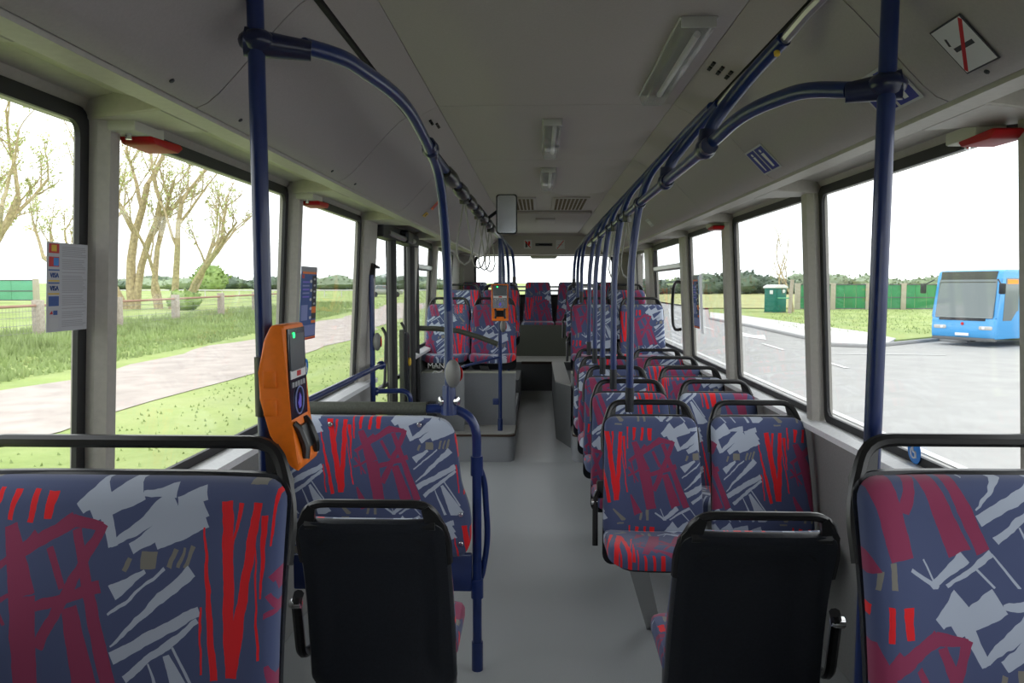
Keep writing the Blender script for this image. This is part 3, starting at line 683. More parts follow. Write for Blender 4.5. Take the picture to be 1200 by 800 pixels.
# ------------------------------------------------------------------ padded partition on the left
YP = 3.1
t = thing('padded_partition', 'upholstered leaning board in a blue tube frame left of the aisle', 'partition', (-.7, YP, 0))
xr = -.315 + .7; xl = -1.165 + .7
obj('frame_tube', T(fillet([(xl, 0, 0), (xl, 0, 1.10), (xr, 0, 1.10), (xr, 0, 0)], .13, 8), .019, seg=14), 'blue', t)
obj('grip_foam', T([(xl + .16, 0, 1.10), (.18, 0, 1.10)], .027, seg=14), 'foam', t)
obj('loop_handle', T(fillet([(xr, .01, .88), (xr + .03, .02, .80), (xr + .045, .02, .55), (xr + .02, .02, .40), (xr, .01, .36)], .12, 8), .013, seg=10), 'blue', t)
for z in (.875, .36): obj('connector', T([(xr, 0, z - .05), (xr, 0, z + .03)], .026, seg=12), 'blue', t)
obj('floor_sleeve', T([(xr, 0, .0), (xr, 0, .12)], .024, seg=12), 'blue', t)
bd = [(-.36, .50)] ; out = []
top = [(-.38, .50), (-.38, 1.02), (-.33, 1.075), (.20, 1.075), (.27, 1.06), (.305, 1.00), (.315, .90), (.325, .80), (.355, .72), (.365, .66), (.365, .56), (.34, .51), (.30, .50)]
bm = bmesh.new(); uvl = bm.loops.layers.uv.new('UVMap'); n = len(top); cx, cz = 0, .78; rows = []; inf = {}
fine = fillet([(x, 0, z) for x, z in top] + [(top[0][0], 0, top[0][1])], .03, 3)[:-1]
for ins, y in ((.015, .02), (0, .0), (0, -.035), (.012, -.045), (.04, -.048), (.12, -.048), (.22, -.046)):
    row = []
    for p in fine:
        x = cx + (p.x - cx) * (1 - ins / .36); z = cz + (p.z - cz) * (1 - ins / .36); v = bm.verts.new((x, y - .02, z)); inf[v] = (x + 5, z + 5); row.append(v)
    rows.append(row)
m_ = len(fine)
for a, b in zip(rows, rows[1:]):
    for i in range(m_): bm.faces.new((a[i], a[(i + 1) % m_], b[(i + 1) % m_], b[i]))
for row in (rows[0], rows[-1]):
    c = bm.verts.new((cx, row[0].co.y, cz)); inf[c] = (cx + 5, cz + 5)
    for i in range(m_): bm.faces.new((row[i], row[(i + 1) % m_], c))
for f in bm.faces:
    for l in f.loops: l[uvl].uv = inf[l.vert]
pb = obj('padded_board', bm, 'moquette', t); pb['shift_u'] = .497 * .54 + .38 - 5; pb['shift_v'] = .08 * .433 + 6.075
for x, z in ((-.20, 1.045), (.16, 1.045), (.325, .68), (.325, .56)): obj('screw', disc(bmesh.new(), (x, -.07, z), (0, -1, 0), .011, .012, seg=10), 'chrome', pb)
obj('lower_panel', B(-.38, .365, -.02, .01, .34, .50, bev=.008), 'blue', t)
# blue rails below the left windows and at the door
t = thing('window_rail', 'straight blue rail below the left window beside the path', 'rail', (-1.1, 4.2, 1.08))
obj('tube', T([(-.02, -1.05, 0), (0, .78, 0)], .016, seg=10), 'blue', t); obj('end_clamp', ball(bmesh.new(), (0, .8, 0), .03), 'blue', t)
t = thing('grab_pole', 'slim blue pole in front of the middle door', 'pole', (-1.13, 4.88, .45))
obj('tube', T([(0, 0, 0), (0, 0, 1.22)], .0165, seg=10), 'blue', t); obj('top_bracket', T([(0, 0, 1.20), (.0, .04, 1.28), (.02, .14, 1.27)], .02, radii=[.018, .02, .008]), 'gasket', t)
t = thing('door_hoop', 'small blue hoop rail at the front edge of the middle door', 'rail', (-1.12, 4.90, .2))
obj('tube', T(fillet([(0, 0, .72), (.22, .05, .72), (.22, .05, 0)], .07, 6), .0165, seg=10), 'blue', t); obj('clamp', ball(bmesh.new(), (0, 0, .72), .028), 'blue', t)
stop_button((-1.105, 4.86, 1.245), .3, 'round grey and red stop button on the slim pole by the middle door')
stop_button((-.40, 6.99, 1.235), .3, 'small round stop button below the distant validator')
# glass screen beside the door with curved rail
t = thing('glass_screen', 'clear glass screen with white lettering between the middle door and raised seats', 'screen', (-.95, 7.02, 0))
obj('pane', B(-.22, .20, -.004, .004, .80, 1.78, bev=.002), 'glass', t)
obj('post', T([(-.225, -.05, .1), (-.225, -.05, 2.02)], .022, seg=10), 'gasket', t)
obj('lower_panel', B(-.22, .20, -.012, .012, .26, .80, bev=.005), 'stepgrey', t)
ln = text('lettering', 'MAN', .072, 'white', t, (-.06, -.006, .865), (PI / 2, 0, 0)); ln['label'] = 'white letters'
bm = bmesh.new(); tube(bm, fillet([(.02, 0, .79), (.05, 0, .825), (.085, 0, .80), (.12, 0, .825)], .02, 4), .005, seg=6); tube(bm, fillet([(.03, 0, .80), (.045, 0, .79), (.06, 0, .80)], .01, 3), .004, seg=6); bmesh.ops.translate(bm, verts=bm.verts, vec=(-.12, -.006, 0)); obj('lion_emblem', bm, 'white', t)
t = thing('curved_rail', 'dark curved rail sweeping down across the left raised seats', 'rail', (-.8, 7.0, 1.2))
obj('tube', T([(-.37, 0, .015), (-.2, 0, .01), (0, 0, -.01), (.2, 0, -.07), (.36, 0, -.13)], .024, seg=10), 'foam', t)
t = thing('slanted_rail', 'thin blue rail slanting up to the pole on the left step', 'rail', (-.75, 7.04, .8))
obj('tube', T(fillet([(-.24, 0, -.10), (-.05, 0, .05), (.34, 0, .15)], .08, 5), .012, seg=8), 'blue', t)
t = thing('housing_box', 'black rounded housing at the foot of the glass screen by the door', 'housing', (-.99, 6.86, 0))
bm = bmesh.new(); prism(bm, [(-.19, 0), (.0, 0)] + [(.0, .56), (-.04, .56)] + [(-.19 + .13 - .13 * math.sin(a), .43 + .13 * math.cos(a)) for a in [PI / 2 * k / 5 for k in range(6)]], -.1, .03, bev=.006); obj('casing', bm, 'black', t)
# right window grab handle
t = thing('grab_rail', 'dark curved grab rail bowed out from the right window pillar', 'rail', (1.15, 6.62, 1.43))
obj('bow', T(fillet([(0, 0, .20), (-.03, .06, .21), (-.03, .20, .17), (-.03, .26, 0), (-.03, .20, -.17), (-.03, .06, -.21), (0, 0, -.20)], .12, 6), .014, seg=10), 'softblack', t)
# ================================================================== VALIDATORS
def make_validator(label, loc, rz):
    t = thing('ticket_validator', label, 'validator', loc, rz, 'orange ticket validators')
    prof = [(.008, .168), (.040, .168), (.045, -.055), (.072, -.148), (.064, -.168), (.045, -.155), (.0, -.085), (-.022, .0), (-.022, .06), (-.010, .13)]
    bm = bmesh.new(); prism(bm, prof, -.076, .076, bev=.007); obj('housing', bm, 'orange', t)
    for sy in (-1, 1):
        for z in (.045, -.02):
            obj('side_rib', B(-.012, .020, sy * .0745 - .004, sy * .0745 + .004, z - .02, z + .02, bev=.004), 'orange', t)
    n = Vector((.223, 0, .008)).normalized()
    def on(z): return .040 + (.168 - z) * (.005 / .223)
    bm = bmesh.new(); P = [(on(.158), .158), (on(-.05), -.05)]
    v = []
    for off in (.0005, .0035):
        v.append([bm.verts.new((P[0][0] + off, -.066, P[0][1])), bm.verts.new((P[0][0] + off, .066, P[0][1])), bm.verts.new((P[1][0] + off, .066, P[1][1])), bm.verts.new((P[1][0] + off, -.066, P[1][1]))])
    bm.faces.new(v[1]); bm.faces.new(v[0])
    for i in range(4): bm.faces.new((v[0][i], v[0][(i + 1) % 4], v[1][(i + 1) % 4], v[1][i]))
    scn = obj('screen', bm, 'screen', t, False)
    def fpanel(name, y0, y1, z0, z1, m, h=.0012):
        bm = bmesh.new(); q = []
        for off in (.0036, .0036 + h): q.append([bm.verts.new((on(z) + off, y, z)) for y, z in ((y0, z0), (y1, z0), (y1, z1), (y0, z1))])
        bm.faces.new(q[1]); bm.faces.new(q[0])
        for i in range(4): bm.faces.new((q[0][i], q[0][(i + 1) % 4], q[1][(i + 1) % 4], q[1][i]))
        return obj(name, bm, m, scn, False)
    fpanel('display', -.055, .055, .06, .145, 'screengrey'); fpanel('label_strip', -.058, .058, .042, .062, 'white')
    fpanel('red_mark', -.012, .018, .046, .058, 'red', .0018)
    for k in range(5): fpanel('key', -.05 + k * .021, -.036 + k * .021, .022, .034, 'inkgrey', .0016)
    obj('green_light', disc(bmesh.new(), (on(.142) + .005, -.025, .142), (1, 0, 0), .007, .003, seg=12), 'green_led', scn)
    bm = bmesh.new(); c = (on(-.01) + .005, 0, -.012); tube(bm, [(c[0], .032 * math.cos(a), c[2] + .032 * math.sin(a)) for a in [2 * PI * k / 24 for k in range(24)]], .002, seg=6, closed=True); obj('touch_ring', bm, 'paleblue', scn)
    bm = bmesh.new(); pts = [(.0, .018), (.012, .006), (.010, -.016), (-.004, -.020), (-.014, -.004), (-.006, .004)]; vv = [bm.verts.new((c[0], y, c[2] + z)) for y, z in pts]; w2 = [bm.verts.new((c[0] + .001, y, c[2] + z)) for y, z in pts]
    bm.faces.new(vv); bm.faces.new(w2)
    for i in range(6): bm.faces.new((vv[i], vv[(i + 1) % 6], w2[(i + 1) % 6], w2[i]))
    obj('hand_symbol', bm, 'purple', scn, False)
    for sy in (-1, 1): obj('slot_guide', T(fillet([(.046, sy * .045, -.062), (.058, sy * .040, -.075), (.074, sy * .040, -.118), (.072, sy * .045, -.142)], .01, 3), .010, seg=8), 'softblack', t)
    bm = bmesh.new(); prism(bm, [(.046, -.07), (.056, -.072), (.071, -.125), (.060, -.130)], -.036, .036); obj('card_slot', bm, 'softblack', t)
    obj('pole_clamp', T([(-.03, 0, -.05), (-.03, 0, .09)], .026, seg=12), 'softblack', t)
    return t
v1 = make_validator('large orange ticket validator with green light on the near left pole', (-.612, 1.60, 1.37), .02)
v1.scale = (.9, .9, .9)
v2 = dup(v1,  (-.42, 6.99, 1.45), -PI / 2 + .1, 'small distant orange ticket validator on the pole by the raised seats'); v2.scale = (1, 1, 1)
# ================================================================== CEILING FITTINGS
def lamp_unit(label, x, y0, y1, w, group='clear ceiling lamps'):
    t = thing('ceiling_lamp', label, 'lamp', (x, (y0 + y1) / 2, 2.32), 0, group); L = (y1 - y0) / 2; w /= 2
    obj('base', B(-w, w, -L, L, -.006, 0, bev=.002), 'lamp', t)
    bm = bmesh.new(); prism(bm, [(-w, -.006), (w, -.006), (w * .75, -.042), (-w * .75, -.042)], -L, L, bev=.008); obj('diffuser', bm, 'lampcover', t)
    obj('lamp_tube', T([(w * .25, -L * .8, -.02), (w * .25, L * .8, -.02)], .010, seg=10), 'white', t)
    obj('end_cap', B(-w * .9, w * .9, -L - .004, -L + .003, -.03, 0, bev=.002), 'lamp', t)
lamp_unit('long clear ceiling lamp near the camera beside the right roof strip', .365, 2.13, 2.98, .105)
lamp_unit('clear ceiling lamp on the centre line, nearer one', -.005, 3.38, 4.2, .09)
lamp_unit('clear ceiling lamp on the centre line, farther bright one', -.005, 4.75, 5.6, .10)
for x, lab in ((-.24, 'brown slotted air grille in the ceiling left of centre'), (.20, 'brown slotted air grille in the ceiling right of centre')):
    t = thing('air_grille', lab, 'grille', (x, 6.8, 2.32), 0, 'slotted ceiling grilles'); obj('frame', B(-.15, .15, -.5, .5, -.012, 0, bev=.004), 'ceiling', t)
    bm = bmesh.new()
    for i in range(8):
        for j in range(6): box(bm, -.125 + i * .033, -.105 + i * .033, -.44 + j * .15, -.34 + j * .15, -.016, -.008)
    o = obj('slots', bm, 'vent', t, False); o['kind'] = 'stuff'
t = thing('air_duct', 'shallow grey air unit casing across the rear ceiling', 'duct', (0, 8.2, 2.32)); obj('casing', B(-.44, .44, -.75, 1.9, -.03, 0, bev=.01), 'ceiling', t); obj('hatch', B(-.10, .10, -.3, .2, -.045, -.03, bev=.006), 'ceiling', t)
for k, (y, s) in enumerate(((2.55, 1), (3.3, -1))):
    bm = bmesh.new()
    t = thing('vent_slots', ['group of six small dark vent slots in the right roof strip', 'small dark vent slots in the left roof strip'][k], 'vent', (s * .52, y, 2.292))
    for i in range(3):
        for j in range(2):
            sl = obj('slot', B(-.016 + .016 * 0, .016, -.004, .004, -.004, .002), 'dark_gap', t, False); sl.location = ((i - 1) * .028, (j - .5) * .05, -s * (i - 1) * .028 * .5 * s); sl.rotation_euler = (0, s * math.atan(.51), PI / 2 + .0)
            sl.rotation_euler = (0, s * .48, 0); sl.scale = (.35, 4, 1)
# mirror
t = thing('interior_mirror', 'rectangular interior mirror on a black arm over the left of the aisle', 'mirror', (-.285, 5.3, 2.09))
obj('housing', pad(rrect(.072, -.135, .135, .02), [(0, -.02), (0, .0), (.004, .006), (.008, .006)], lambda x, z, d: Vector((x, -d, z))), 'black', t)
obj('mirror_glass', pad(rrect(.064, -.127, .127, .018), [(0, .0065), (.0, .0075), (.01, .0078)], lambda x, z, d: Vector((x, -d, z))), 'mirror', t)
obj('arm', T([(0, .02, 0), (-.06, .05, .03), (-.13, .06, -.02)], .012, seg=8), 'black', t)
# ------------------------------------------------------------------ hammer boxes
def hammer(s, y, label):
    t = thing('hammer_box', label, 'hammer box', (s * 1.10, y, 2.0), 0 if s < 0 else PI, 'red emergency hammer boxes above the window pillars')
    obj('holder', B(-.04, .04, -.10, .05, -.016, .02, bev=.006), 'beige', t)
    bm = bmesh.new(); prism(bm, [(-.03, -.016), (.13, -.010), (.15, -.018), (.12, -.036), (-.01, -.034)], -.045, .045, 'x', bev=.006); o = obj('red_hammer', bm, 'hammer_red', t)
    obj('glass_tip', T([(0, -.06, -.012), (0, -.06, -.03)], .008, seg=8), 'chrome', t)
hammer(-1, 2.0, 'red hammer in beige box over the nearest left pillar'); hammer(-1, 3.50, 'red hammer box over the second left pillar')
hammer(1, 2.10, 'red hammer in beige box over the nearest right pillar'); hammer(1, 5.16, 'small red hammer box over the farther right pillar')
# ------------------------------------------------------------------ stickers on the cove
def coveframe(s, x, y, spin=0, off=.004):
    z = cove_z(x); dz = (cove_z(x + .02) - cove_z(x - .02)) / .04
    dn = Vector((s * 1, 0, dz)).normalized()          # outwards and down along the cove
    xx = Vector((0, -s, 0)); zz = -dn; yy = zz.cross(xx)
    return Matrix.Translation(Vector((s * x, y, z)) - yy * off) @ Matrix((xx, yy, zz)).transposed().to_4x4() @ Matrix.Rotation(spin, 4, 'Y')
def place(o, m): o.matrix_world = m; return o
cig = [(.22, .44), (.80, .44), (.80, .53), (.22, .53)]
o = plate('sign', .112, .115, [([(.03, .03), (.97, .03), (.97, .97), (.03, .97)], 'white'), (cig, 'ink'), ([(.16, .60), (.22, .58), (.26, .74), (.20, .76)], 'ink'), ([(.92, .97), (.97, .90), (.08, .03), (.03, .10)], 'red')], base='ink')
place(tag(o, 'white no smoking sign with red diagonal bar on the right ceiling cove', 'sign'), coveframe(1, .778, 1.585))
def blue_sign(o_label, s, x, y):
    o = plate('sign', .21, .115, [([(.04, .06), (.47, .06), (.47, .94), (.04, .94)], 'signblue'), ([(.53, .06), (.96, .06), (.96, .94), (.53, .94)], 'signblue'), (circ(.25, .80, .05, .06), 'white'), ([(.22, .12), (.28, .12), (.31, .72), (.19, .72)], 'white'), (circ(.74, .80, .05, .06), 'white'), ([(.69, .15), (.79, .15), (.82, .70), (.66, .70)], 'white')], base='offwhite')
    return place(tag(o, o_label, 'sign', 'blue pictogram signs'), coveframe(s, x, y))
blue_sign('blue pictogram sign partly hidden behind the right front pole clamp', 1, .78, 1.93)
blue_sign('blue pictogram sign with two figures, farther back on the right cove', 1, .78, 2.96)
o = plate('sticker', .085, .075, [([(.1, .15), (.9, .15), (.9, .85), (.1, .85)], 'red')], base='orange'); place(tag(o, 'red sticker high on the left cove before the door', 'sticker'), coveframe(-1, .735, 5.0))
o = plate('sticker', .10, .035, [([(.4, .2), (.7, .2), (.7, .8), (.4, .8)], 'ink')], base='yellow'); place(tag(o, 'narrow yellow arrow sticker below the red one on the left cove', 'sticker'), coveframe(-1, .795, 4.97))
o = plate('sticker', .16, .07, [([(.1, .3), (.9, .3), (.9, .7), (.1, .7)], 'white')], base='offwhite'); place(tag(o, 'pale label on the right cove behind the poles', 'sticker'), coveframe(1, .776, 5.9))
for k, (s, x, y) in enumerate(((-1, .83, 1.615), (-1, .832, 1.99), (-1, .832, 2.87), (-1, .833, 3.23), (1, .832, 1.60))):
    pl = obj('screw_cap', disc(bmesh.new(), (0, 0, 0), (0, -1, 0), .006, .004, seg=8), 'ink'); place(tag(pl, ['small dark screw cap on the left cove before the pole', 'small dark screw cap on the left cove beside the first pillar', 'small dark screw cap on the left cove behind the pole, upper', 'small dark screw cap on the left cove behind the pole, lower', 'small dark screw cap below the no smoking sign'][k], 'screw cap'), coveframe(s, x, y, off=.002))
# signs on the rear bulkhead
o = plate('sign', .11, .12, [([(.2, .15), (.45, .15), (.45, .8), (.2, .8)], 'ink'), ([(.5, .2), (.8, .5), (.8, .85), (.55, .85)], 'red'), ([(.1, .85), (.2, .92), (.9, .15), (.82, .08)], 'red')], base='offwhite'); o.location = (-.22, 10.595, 2.17); tag(o, 'small square sign with red and black figures left on the rear bulkhead', 'sign')
o = plate('display_bar', .235, .04, [([(.05, .3), (.95, .3), (.95, .7), (.05, .7)], 'screen')], base='ink'); o.location = (.0, 10.595, 2.165); tag(o, 'narrow black display bar in the middle of the rear bulkhead', 'display')
o = plate('sign', .12, .12, [([(.2, .42), (.8, .42), (.8, .52), (.2, .52)], 'inkgrey'), ([(.1, .05), (.18, .02), (.92, .92), (.84, .97)], 'red')], base='offwhite'); o.location = (.225, 10.595, 2.165); tag(o, 'small no smoking sign right on the rear bulkhead', 'sign')
# ------------------------------------------------------------------ posters on the glass
it = []
r = random.Random(5)
ypos = [.93, .79, .65, .50, .36, .24]
it += [([(.04, .88), (.28, .88), (.28, .985), (.04, .985)], 'red'), ([(.10, .90), (.22, .90), (.22, .97), (.10, .97)], 'yellow'), ([(.04, .73), (.28, .73), (.28, .84), (.04, .84)], 'red'), ([(.15, .74), (.27, .74), (.27, .83), (.15, .83)], 'stickerblue'),
       (.03, .685, .29, .70, 'posterblue'), (.03, .565, .29, .58, 'yellow'), (.03, .54, .29, .555, 'posterblue'), (.03, .42, .29, .435, 'yellow'), ([(.04, .29), (.28, .29), (.28, .40), (.04, .40)], 'posterblue'), (.05, .03, .27, .155, 'offwhite'), ([(.06, .20), (.12, .24), (.14, .20)], 'red'), (.15, .19, .25, .24, 'posterblue')]
yy = .95
while yy > .05:
    it.append((.34, yy, .34 + r.uniform(.5, .62), yy + .008, 'inkgrey')); yy -= .0205
    if r.random() < .15: yy -= .02
p1 = plate('notice', .158, .208, it, base='poster', thick=.001)
place(tag(p1, 'white payment notice with card logos stuck on the nearest left window', 'notice'), glassframe(-1, 1.80, 1.597, .016))
for zz in (.13 * .208, -.005 * .208 - .002):
    tx = text('lettering', 'VISA', .016, 'posterblue', p1, (-.053, -.0015, (.632 - .5) * .208 if zz > 0 else (.487 - .5) * .208), (PI / 2, 0, 0))
def timetable(w, h, label, s, y, z):
    it = [(0, .93, 1, 1, 'inkgrey'), (.08, .90, .95, .93, 'orange'), (.70, .28, .98, .88, 'ink'), (.70, .36, .98, .45, 'orange'), (.70, .22, .98, .26, 'orange'), (.04, .05, .96, .20, 'paleblue'), (0, 0, 1, .02, 'red'), (0, .02, 1, .035, 'orange'), (.05, .27, .45, .48, 'paleblue'), (.05, .84, .20, .89, 'red')]
    for k in range(5): it.append((circ(.62 + .02 * (k % 2), .80 - k * .125, .07, .022), 'white')); it.append((.10, .78 - k * .05, .52, .80 - k * .05, 'paleblue' if k % 2 else 'purple'))
    for k in range(5): it.append((circ(.85, .83 - k * .085, .07, .015), 'offwhite'))
    o = plate('timetable', w, h, it, base='posterblue', thick=.001); return place(tag(o, label, 'poster', 'blue information posters'), glassframe(s, y, z))
timetable(.26, .36, 'blue information poster with orange fields on the third left window', -1, 3.76, 1.515)
timetable(.22, .42, 'blue information poster on the far right window beside the white strip', 1, 6.25, 1.47)
o = plate('sticker', .10, .46, [], base='paper', thick=.001); place(tag(o, 'plain white strip stuck next to the right-hand poster', 'sticker'), glassframe(1, 6.05, 1.46))
for s, y, z, lab in ((1, 2.63, 1.04, 'round blue sticker at the bottom of the right window behind the nearest seat'), (-1, 3.72, 1.20, 'round blue sticker low on the third left window')):
    bm = disc(bmesh.new(), (0, 0, 0), (0, -1, 0), .045, .003, seg=24, rim=.02); t = obj('sticker', bm, 'stickerblue'); place(tag(t, lab, 'sticker', 'round blue window stickers'), glassframe(s, y, z, .014))
    obj('white_figure', T(fillet([(-.006, -.003, .025), (-.004, -.003, -.002), (.014, -.003, -.002), (.014, -.003, -.022)], .006, 3), .004, seg=6), 'white', t)
    obj('white_figure', T([(.018 * math.cos(a) - .002, -.003, .018 * math.sin(a) - .006) for a in [2.2 + k * .4 for k in range(10)]], .003, seg=6), 'white', t)
# ================================================================== OUTSIDE
def gz(x, y):
    zl = -.33 + .0067 * y; zr = -.80 + .0033 * y
    if x < 1.4: return zl
    if x > 5: return zr
    k = (x - 1.4) / 3.6; return zl * (1 - k) + zr * k
def G(px, py, right):
    d = ray(px, py); a, b = (-.80, .0033) if right else (-.33, .0067)
    t = (a + b * CAM.y - CAM.z) / (d.z - b * d.y); p = CAM + d * t; return Vector((p.x, p.y, a + b * p.y))
gr = setting('ground')
def patch(name, pts, m, lift, parent=gr):
    bm = bmesh.new(); vs = [bm.verts.new((p[0], p[1], gz(p[0], p[1]) + lift)) for p in pts]; fc = bm.faces.new(vs)
    return struct(name, bm, m, parent)
def grid(xs, ys, lift=0):
    bm = bmesh.new(); V = [[bm.verts.new((x, y, gz(x, y) + lift)) for y in ys] for x in xs]
    for i in range(len(xs) - 1):
        for j in range(len(ys) - 1): bm.faces.new((V[i][j], V[i + 1][j], V[i + 1][j + 1], V[i][j + 1]))
    return bm
struct('lawn', grid([-500, -100, -40, -20, -10, -5, -1.6], [-60, -10, 0, 10, 20, 40, 80, 160, 600]), 'grass', gr)
struct('under_road', grid([-1.6, -1.3, 1.4, 2.6, 3.8, 5, 20, 90, 500], [-60, -10, 0, 10, 20, 40, 80, 160, 600], -.03), 'asphalt', gr)
struct('road', grid([1.42, 2.6, 3.8, 5, 10, 20, 45], [-60, -10, 0, 10, 20, 40, 60, 90], -.01), 'asphalt', gr)
# path on the left, slightly wandering
bm = bmesh.new(); A = []; Bb = []
for k in range(60):
    y = -10 + k * 1.3; wv = .25 * math.sin(y * .5) + .18 * math.sin(y * 1.3 + 1); far = max(0, y - 24) * .07
    A.append(bm.verts.new((-9.5 - far + wv, y, gz(-9, y) + .012))); Bb.append(bm.verts.new((-6.2 - far + .5 * wv + .1 * math.sin(y * 2.1), y, gz(-7, y) + .012)))
for a, b, c, d in zip(A, A[1:], Bb[1:], Bb): bm.faces.new((a, b, c, d))
struct('path', bm, 'path', gr)
struct('left_kerb', B(-1.75, -1.6, -20, 40, -.45, -.30), 'kerb', gr)
# field and verge on the right, the pavement tongue
fieldpts = [G(*p, True) for p in ((800, 366), (835, 367), (905, 378), (1014, 392), (1040, 402), (1100, 396), (1200, 403))]
def poly3(name, P, m, lift, thick=0, parent=gr):
    bm = bmesh.new(); a = [bm.verts.new((p.x, p.y, p.z + lift)) for p in P]; bm.faces.new(a)
    if thick:
        b = [bm.verts.new((p.x, p.y, p.z + lift - thick)) for p in P]
        for i in range(len(P)): bm.faces.new((a[i], a[(i + 1) % len(P)], b[(i + 1) % len(P)], b[i]))
    return struct(name, bm, m, parent)
near = [G(*p, True) for p in ((832, 371), (868, 377), (944, 391), (1014, 399), (1040, 401), (1099, 395), (1135, 398))]
far = [Vector((p.x + 300, p.y + 20, -.8 + .0033 * (p.y + 20))) for p in (near[-1],)]
poly3('verge', near + [Vector((140, 40, -.8 + .13)), Vector((300, 300, .19)), Vector((70, 300, .19)), Vector((30, 140, -.34))], 'grass', .06, .1)
pav = [G(*p, True) for p in ((832, 367), (870, 371), (940, 381), (1014, 391), (1050, 399), (1039, 405), (1014, 407), (967, 405), (944, 397), (880, 383), (832, 374))]
pv = poly3('pavement', pav, 'concrete', .10, .12)
kb = [G(*p, True) for p in ((832, 374), (880, 383), (944, 397), (967, 405), (1014, 407), (1039, 405), (1099, 399), (1135, 402))]
struct('kerb_stone', T([Vector((p.x, p.y, p.z + .05)) for p in kb], .085, seg=6), 'kerb', gr)
patch('edge_line', [(5.38, 5), (5.52, 5), (5.52, 60), (5.38, 60)], 'roadpaint', .006)
for k in range(6): patch('lane_dash', [(8.6 + k * .1, 22 + k * 6), (8.75 + k * .1, 22 + k * 6), (8.85 + k * .1, 25 + k * 6), (8.7 + k * .1, 25 + k * 6)], 'roadpaint', .006)
patch('arrow_marking', [(9.6, 33), (10.4, 36), (9.9, 36), (9.9, 39), (9.5, 39), (9.5, 36), (9.0, 36)], 'roadpaint', .006)
patch('bay_line', [(9.5, 26.5), (13.6, 26.2), (13.6, 26.35), (9.5, 26.65)], 'roadpaint', .006)
# dry strip of tall meadow behind the toilet and behind the fence on the left
struct('meadow', grid([15, 25, 60, 140], [72, 90, 130, 180], .14), 'drygrass', gr)
# ---- left wooden fence
XF = -16.6
fence = thing('wire_fence', 'low wooden post and wire fence along the grass beyond the path', 'fence', (XF, 34, gz(XF, 34)))
ysf = [20, 24.8, 29.6, 34.4, 39.4, 44.2, 49, 54]
def fp(y): return Vector((0, y - 34, gz(XF, y) - gz(XF, 34)))
for y in ysf:
    p = fp(y); obj('post', B(p.x - .14, p.x + .14, p.y - .14, p.y + .14, p.z - .1, p.z + 1.3, bev=.02), 'wood', fence)
for a, b in zip(ysf, ysf[1:]): obj('top_rail', T([fp(a) + Vector((0, 0, 1.12)), fp(b) + Vector((0, 0, 1.12))], .045, seg=6), 'railwood', fence)
bm = bmesh.new()
for z in (.25, .5, .75, .95): tube(bm, [fp(y) + Vector((0, 0, z)) for y in ysf], .008, seg=4)
for k in range(220):
    y = 20 + k * .155; p = fp(y); tube(bm, [p + Vector((0, 0, .1)), p + Vector((0, 0, 1.1))], .004, seg=3)
o = obj('wire_mesh', bm, 'wire', fence); o['kind'] = 'stuff'
# ---- grass tufts as one countless mass
bm = bmesh.new(); rg = random.Random(11)
def blade(x, y, h, w):
    z = gz(x, y); a = rg.uniform(0, PI); dx, dy = math.cos(a) * w, math.sin(a) * w; lx, ly = rg.uniform(-.3, .3) * h, rg.uniform(-.3, .3) * h
    bm.faces.new([bm.verts.new((x - dx, y - dy, z)), bm.verts.new((x + dx, y + dy, z)), bm.verts.new((x + lx, y + ly, z + h))])
for k in range(26000):
    y = rg.uniform(8, 62); x = XF + rg.gauss(0, 1.3)
    blade(x, y, rg.uniform(.1, .38), .05)
for k in range(14000):
    y = rg.uniform(8, 50); x = rg.uniform(-15.5, -10.2 - max(0, y - 24) * .07); blade(x, y, rg.uniform(.05, .18), .05)
for k in range(3000):
    y = rg.uniform(4, 45); x = rg.uniform(-6.0, -1.9) - max(0, y - 24) * .07; blade(x, y, rg.uniform(.02, .05), .02)
for k in range(9000):
    y = rg.uniform(30, 75); x = rg.uniform(13, 45)
    if x > 10 + (y - 30) * .25 and y > 36: blade(x, y, rg.uniform(.08, .2), .05)
o = obj('grass_tufts', bm, 'tuft', None, False); o['kind'] = 'stuff'; tag(o, 'long green grass growing along the fence and beside the paths', 'grass')
# ---- trees
def leafquad(bm, p, s, rg):
    a = Vector((rg.gauss(0, 1), rg.gauss(0, 1), rg.gauss(0, 1))).normalized(); b = a.orthogonal().normalized(); c = a.cross(b)
    bm.faces.new([bm.verts.new(p + b * s), bm.verts.new(p + c * s * .6), bm.verts.new(p - b * s), bm.verts.new(p - c * s * .6)])
def limb(bw, bl, rg, p, d, L, r, depth, leafy, ls):
    pts = [p]; rad = [r]; n = 5
    for k in range(n):
        d = (d + Vector((rg.gauss(0, .13), rg.gauss(0, .13), rg.gauss(0, .08) + .04))).normalized(); p = p + d * L / n; pts.append(p); rad.append(r * (1 - .45 * (k + 1) / n))
        if depth > 0 and k >= (1 if depth < 3 else 2):
            for q in range(1 if depth > 1 else 2):
                side = Vector((rg.gauss(0, 1), rg.gauss(0, 1), rg.uniform(.1, .9))).normalized()
                limb(bw, bl, rg, p, (d * .75 + side * .75).normalized(), L * rg.uniform(.4, .65), r * .42, depth - 1, leafy, ls)
        if depth <= 1 and rg.random() < leafy:
            for q in range(6): leafquad(bl, p + Vector((rg.gauss(0, .5), rg.gauss(0, .5), rg.gauss(0, .4))) * L * .22, ls, rg)
    tube(bw, pts, r, seg=7 if r > .06 else 4, radii=rad)
